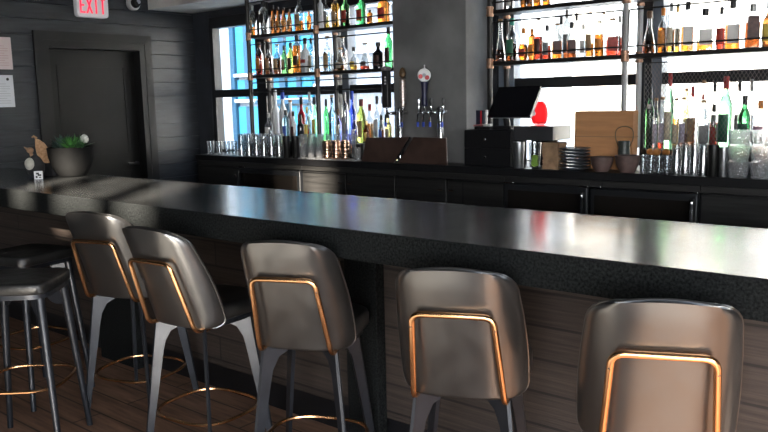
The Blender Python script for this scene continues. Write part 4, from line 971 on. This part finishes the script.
RL = mat('exit_red', (.9, .02, .06), .4, emit=(1, .02, .07), estr=1.1)
lw_, lh_, st_ = yw*.155, zh*.66, yw*.045
for i, ch in enumerate('EXIT'):
    b = B(); o_ = -yw*.40+i*yw*.21+(yw*.0 if ch != 'I' else 0); zz = zh*.17
    if ch == 'X':
        for sg in (1, -1):
            pts = [(-lw_/2*sg-st_*.55, 0), (-lw_/2*sg+st_*.55, 0), (lw_/2*sg+st_*.55, lh_), (lw_/2*sg-st_*.55, lh_)]
            loft(b, [[(xx, o_+lw_/2+p, zz+q) for p, q in pts] for xx in (.0583+(.0004 if sg > 0 else 0), .061+(.0004 if sg > 0 else 0))])
    else:
        for (p0, q0, p1, q1) in letter(ch, lw_, lh_, st_): box(b, .0583, .061, o_+p0, o_+p1, zz+q0, zz+q1)
    obj('letter', b, RL, t, smooth=False)
p = atx(135, 3.2, XW+.05)
t = thing('dome_camera', 'white round dome camera with dark lens high on the wall right of exit sign', 'camera', (XW-.001, p[1], p[2]))
b = B(); MX = Matrix.Rotation(PI/2, 4, 'Y'); lathe(b, [(.062, 0), (.066, .006), (.066, .03), (.055, .05), (.045, .052)], 28, MX); obj('base', b, mat('camera_white', (.65, .65, .64), .4), t)
b = B(); lathe(b, [(.045, .053), (.043, .07), (.030, .085), (0, .092)], 24, MX); obj('dome', b, mat('dome_dark', (.02, .02, .02), .1), t)
b = B(); lathe(b, [(.020, 0), (.020, .006), (.014, .008), (0, .008)], 16, Matrix.Translation((.083, .015, .012)) @ MX); obj('lens_ring', b, GREYM, t)
for i, (v0, v1, u1, col_, lab) in enumerate(((37.5, 69.5, 12.3, (.62, .52, .52), 'pinkish printed notice on left wall, upper of two'), (75.2, 107, 14.6, (.60, .62, .66), 'white printed notice with dark emblem on left wall, lower of two'))):
    a, c = atx(u1-.8, (v0+v1)/2, XWF), atx(-14, v0, XWF); z1_, z0_ = atx(u1, v0, XWF)[2], atx(u1, v1, XWF)[2]
    t = thing('wall_notice', lab, 'notice', (XWF, a[1], z0_)); wd = .22; hg = z1_-z0_
    bx('sheet', mat('paper_%d' % i, col_, .6), 0, .004, -wd, 0, 0, hg, t)
    b = B()
    for q in range(9): box(b, .0042, .0046, -wd+.02, -.03-.03*(q % 3 == 2), hg*(.12+.075*q), hg*(.12+.075*q)+.003)
    obj('print_lines', b, mat('print_%d' % i, ((.45, .25, .25), (.3, .3, .33))[i], .6), t, smooth=False)
    if i: b = B(); lathe(b, [(.012, 0), (.012, .0006)], 14, Matrix.Translation((.0042, -.045, hg*.87)) @ MX); obj('emblem', b, BLACK, t, smooth=False)

# ------------------------------------------------------------------ the street outside the back windows
struct(bx('ground', mat('pavement', (.42, .41, .39), .9, noise=.15, nscale=3), -40, 40, -40, 60, -.2, FZ-.061))
YO = 9.0
o_ = lambda u: aty(u, 100, YO)[0]
t = thing('building', 'white building with blue glazing seen through the left window', 'building', ((o_(210)+o_(400))/2, YO+2, FZ-.06))
WH = mat('render_white', (.78, .78, .77), .8); BLG = mat('blue_glazing', (.045, .28, .42), .2); BLD = mat('blue_dark', (.03, .10, .16), .3); GYW = mat('facade_grey', (.34, .36, .38), .8)
keep(bx('wall', WH, o_(196), o_(236), YO-.4, YO+4, FZ-.06, 7), t)
keep(bx('wall', GYW, o_(236), o_(420), YO, YO+4, FZ-.06, 7), t)
for ua, ub in ((236, 240), (284, 290)): keep(bx('pier', BLD, o_(ua)+.01, o_(ub), YO-.1, YO-.001, FZ-.06, 7), t)
for ua, ub in ((241, 262), (264, 283), (291, 315)):
    for za, zb in ((.3, 1.5), (1.62, 1.95), (2.05, 3.4)):
        wn = keep(bx('window', BLG, o_(ua), o_(ub), YO-.06, YO-.002, za, zb), t)
        bx('sill', WH, o_(ua), o_(ub), YO-.14, YO-.061, za-.05, za, wn); bx('mullion', BLD, o_((ua+ub)/2)-.05, o_((ua+ub)/2)+.05, YO-.09, YO-.061, za+.001, zb, wn)
for zz in (1.53, 1.97): keep(bx('band', BLD, o_(262), o_(318), YO-.16, YO-.145, zz, zz+.07), t)
for zz in (.8, 1.75, 2.25, 2.9): keep(bx('ledge', WH, o_(319), o_(400), YO-.12, YO-.002, zz, zz+.08), t)
t = thing('building', 'pale building washed out by glare beyond the right window', 'building', (1.5, 17, FZ-.06))
keep(bx('wall', mat('pale_wall', (.75, .72, .66), .8), -7.5, 10, 15, 19, FZ-.06, 6), t)
for k in range(7):
    wn = keep(bx('window', GYW, -6.6+k*2.3, -5.2+k*2.3, 14.94, 14.999, 2.2, 3.6), t)

# ------------------------------------------------------------------ light
w = bpy.data.worlds.new('sky'); sc.world = w; w.use_nodes = True
nt = w.node_tree; bg = nt.nodes['Background']
tc = nt.nodes.new('ShaderNodeTexCoord'); sx = nt.nodes.new('ShaderNodeSeparateXYZ'); rp = nt.nodes.new('ShaderNodeValToRGB')
nt.links.new(tc.outputs['Generated'], sx.inputs[0]); nt.links.new(sx.outputs['Z'], rp.inputs['Fac'])
rp.color_ramp.elements[0].color = (.95, .95, .94, 1); rp.color_ramp.elements[1].color = (.55, .72, 1, 1); rp.color_ramp.elements[1].position = .8
dt = nt.nodes.new('ShaderNodeVectorMath'); dt.operation = 'DOT_PRODUCT'; nt.links.new(tc.outputs['Generated'], dt.inputs[0]); dt.inputs[1].default_value = Vector((.65, -.76, .36)).normalized()
mr = nt.nodes.new('ShaderNodeMapRange'); nt.links.new(dt.outputs['Value'], mr.inputs['Value']); mr.interpolation_type = 'SMOOTHSTEP'
mr.inputs['From Min'].default_value = -.1; mr.inputs['From Max'].default_value = 1; mr.inputs['To Min'].default_value = 2.0; mr.inputs['To Max'].default_value = 18   # the sky is brightest round the sun
nt.links.new(rp.outputs['Color'], bg.inputs['Color']); nt.links.new(mr.outputs['Result'], bg.inputs['Strength'])
sl = bpy.data.lights.new('sun', 'SUN'); so = bpy.data.objects.new('sun', sl); COL.objects.link(so)
sl.energy = 48; sl.angle = math.radians(1.2); sl.color = (1, .9, .76)
so.rotation_euler = Vector((-.65, .76, -.36)).to_track_quat('-Z', 'Y').to_euler(); so.location = (8, -9, 7)
def portal(x0, x1, z0, z1, y, ry):
    l = bpy.data.lights.new('window_portal', 'AREA'); l.shape = 'RECTANGLE'; l.size = x1-x0; l.size_y = z1-z0; l.cycles.is_portal = True
    o = bpy.data.objects.new('window_portal', l); COL.objects.link(o); o.location = ((x0+x1)/2, y, (z0+z1)/2)
    o.rotation_euler = Vector((0, ry, 0)).to_track_quat('-Z', 'Y').to_euler()
portal(WL0, WL1, ZS, ZT, YB+.15, -1); portal(WR0, WR1, ZS, ZT2, YB+.15, -1)
l = bpy.data.lights.new('window_portal', 'AREA'); l.shape = 'RECTANGLE'; l.size = RW[3]-RW[2]; l.size_y = RW[1]-RW[0]; l.cycles.is_portal = True
o = bpy.data.objects.new('window_portal', l); COL.objects.link(o); o.location = (XR+.18, (RW[0]+RW[1])/2, (RW[2]+RW[3])/2); o.rotation_euler = (0, PI/2, 0)
for o_ in ops: portal(*o_, YF-.16, 1)
vs = sc.view_settings; vs.view_transform = 'Standard'; vs.look = 'None'; vs.gamma = 1; vs.use_curve_mapping = False; vs.exposure = .2
sc.cycles.max_bounces = 12; sc.cycles.transmission_bounces = 12; sc.cycles.transparent_max_bounces = 24; sc.cycles.glossy_bounces = 6; sc.cycles.diffuse_bounces = 5
sc.cycles.caustics_reflective = False; sc.cycles.caustics_refractive = False; sc.cycles.sample_clamp_indirect = 6
sc.cycles.use_denoising = True
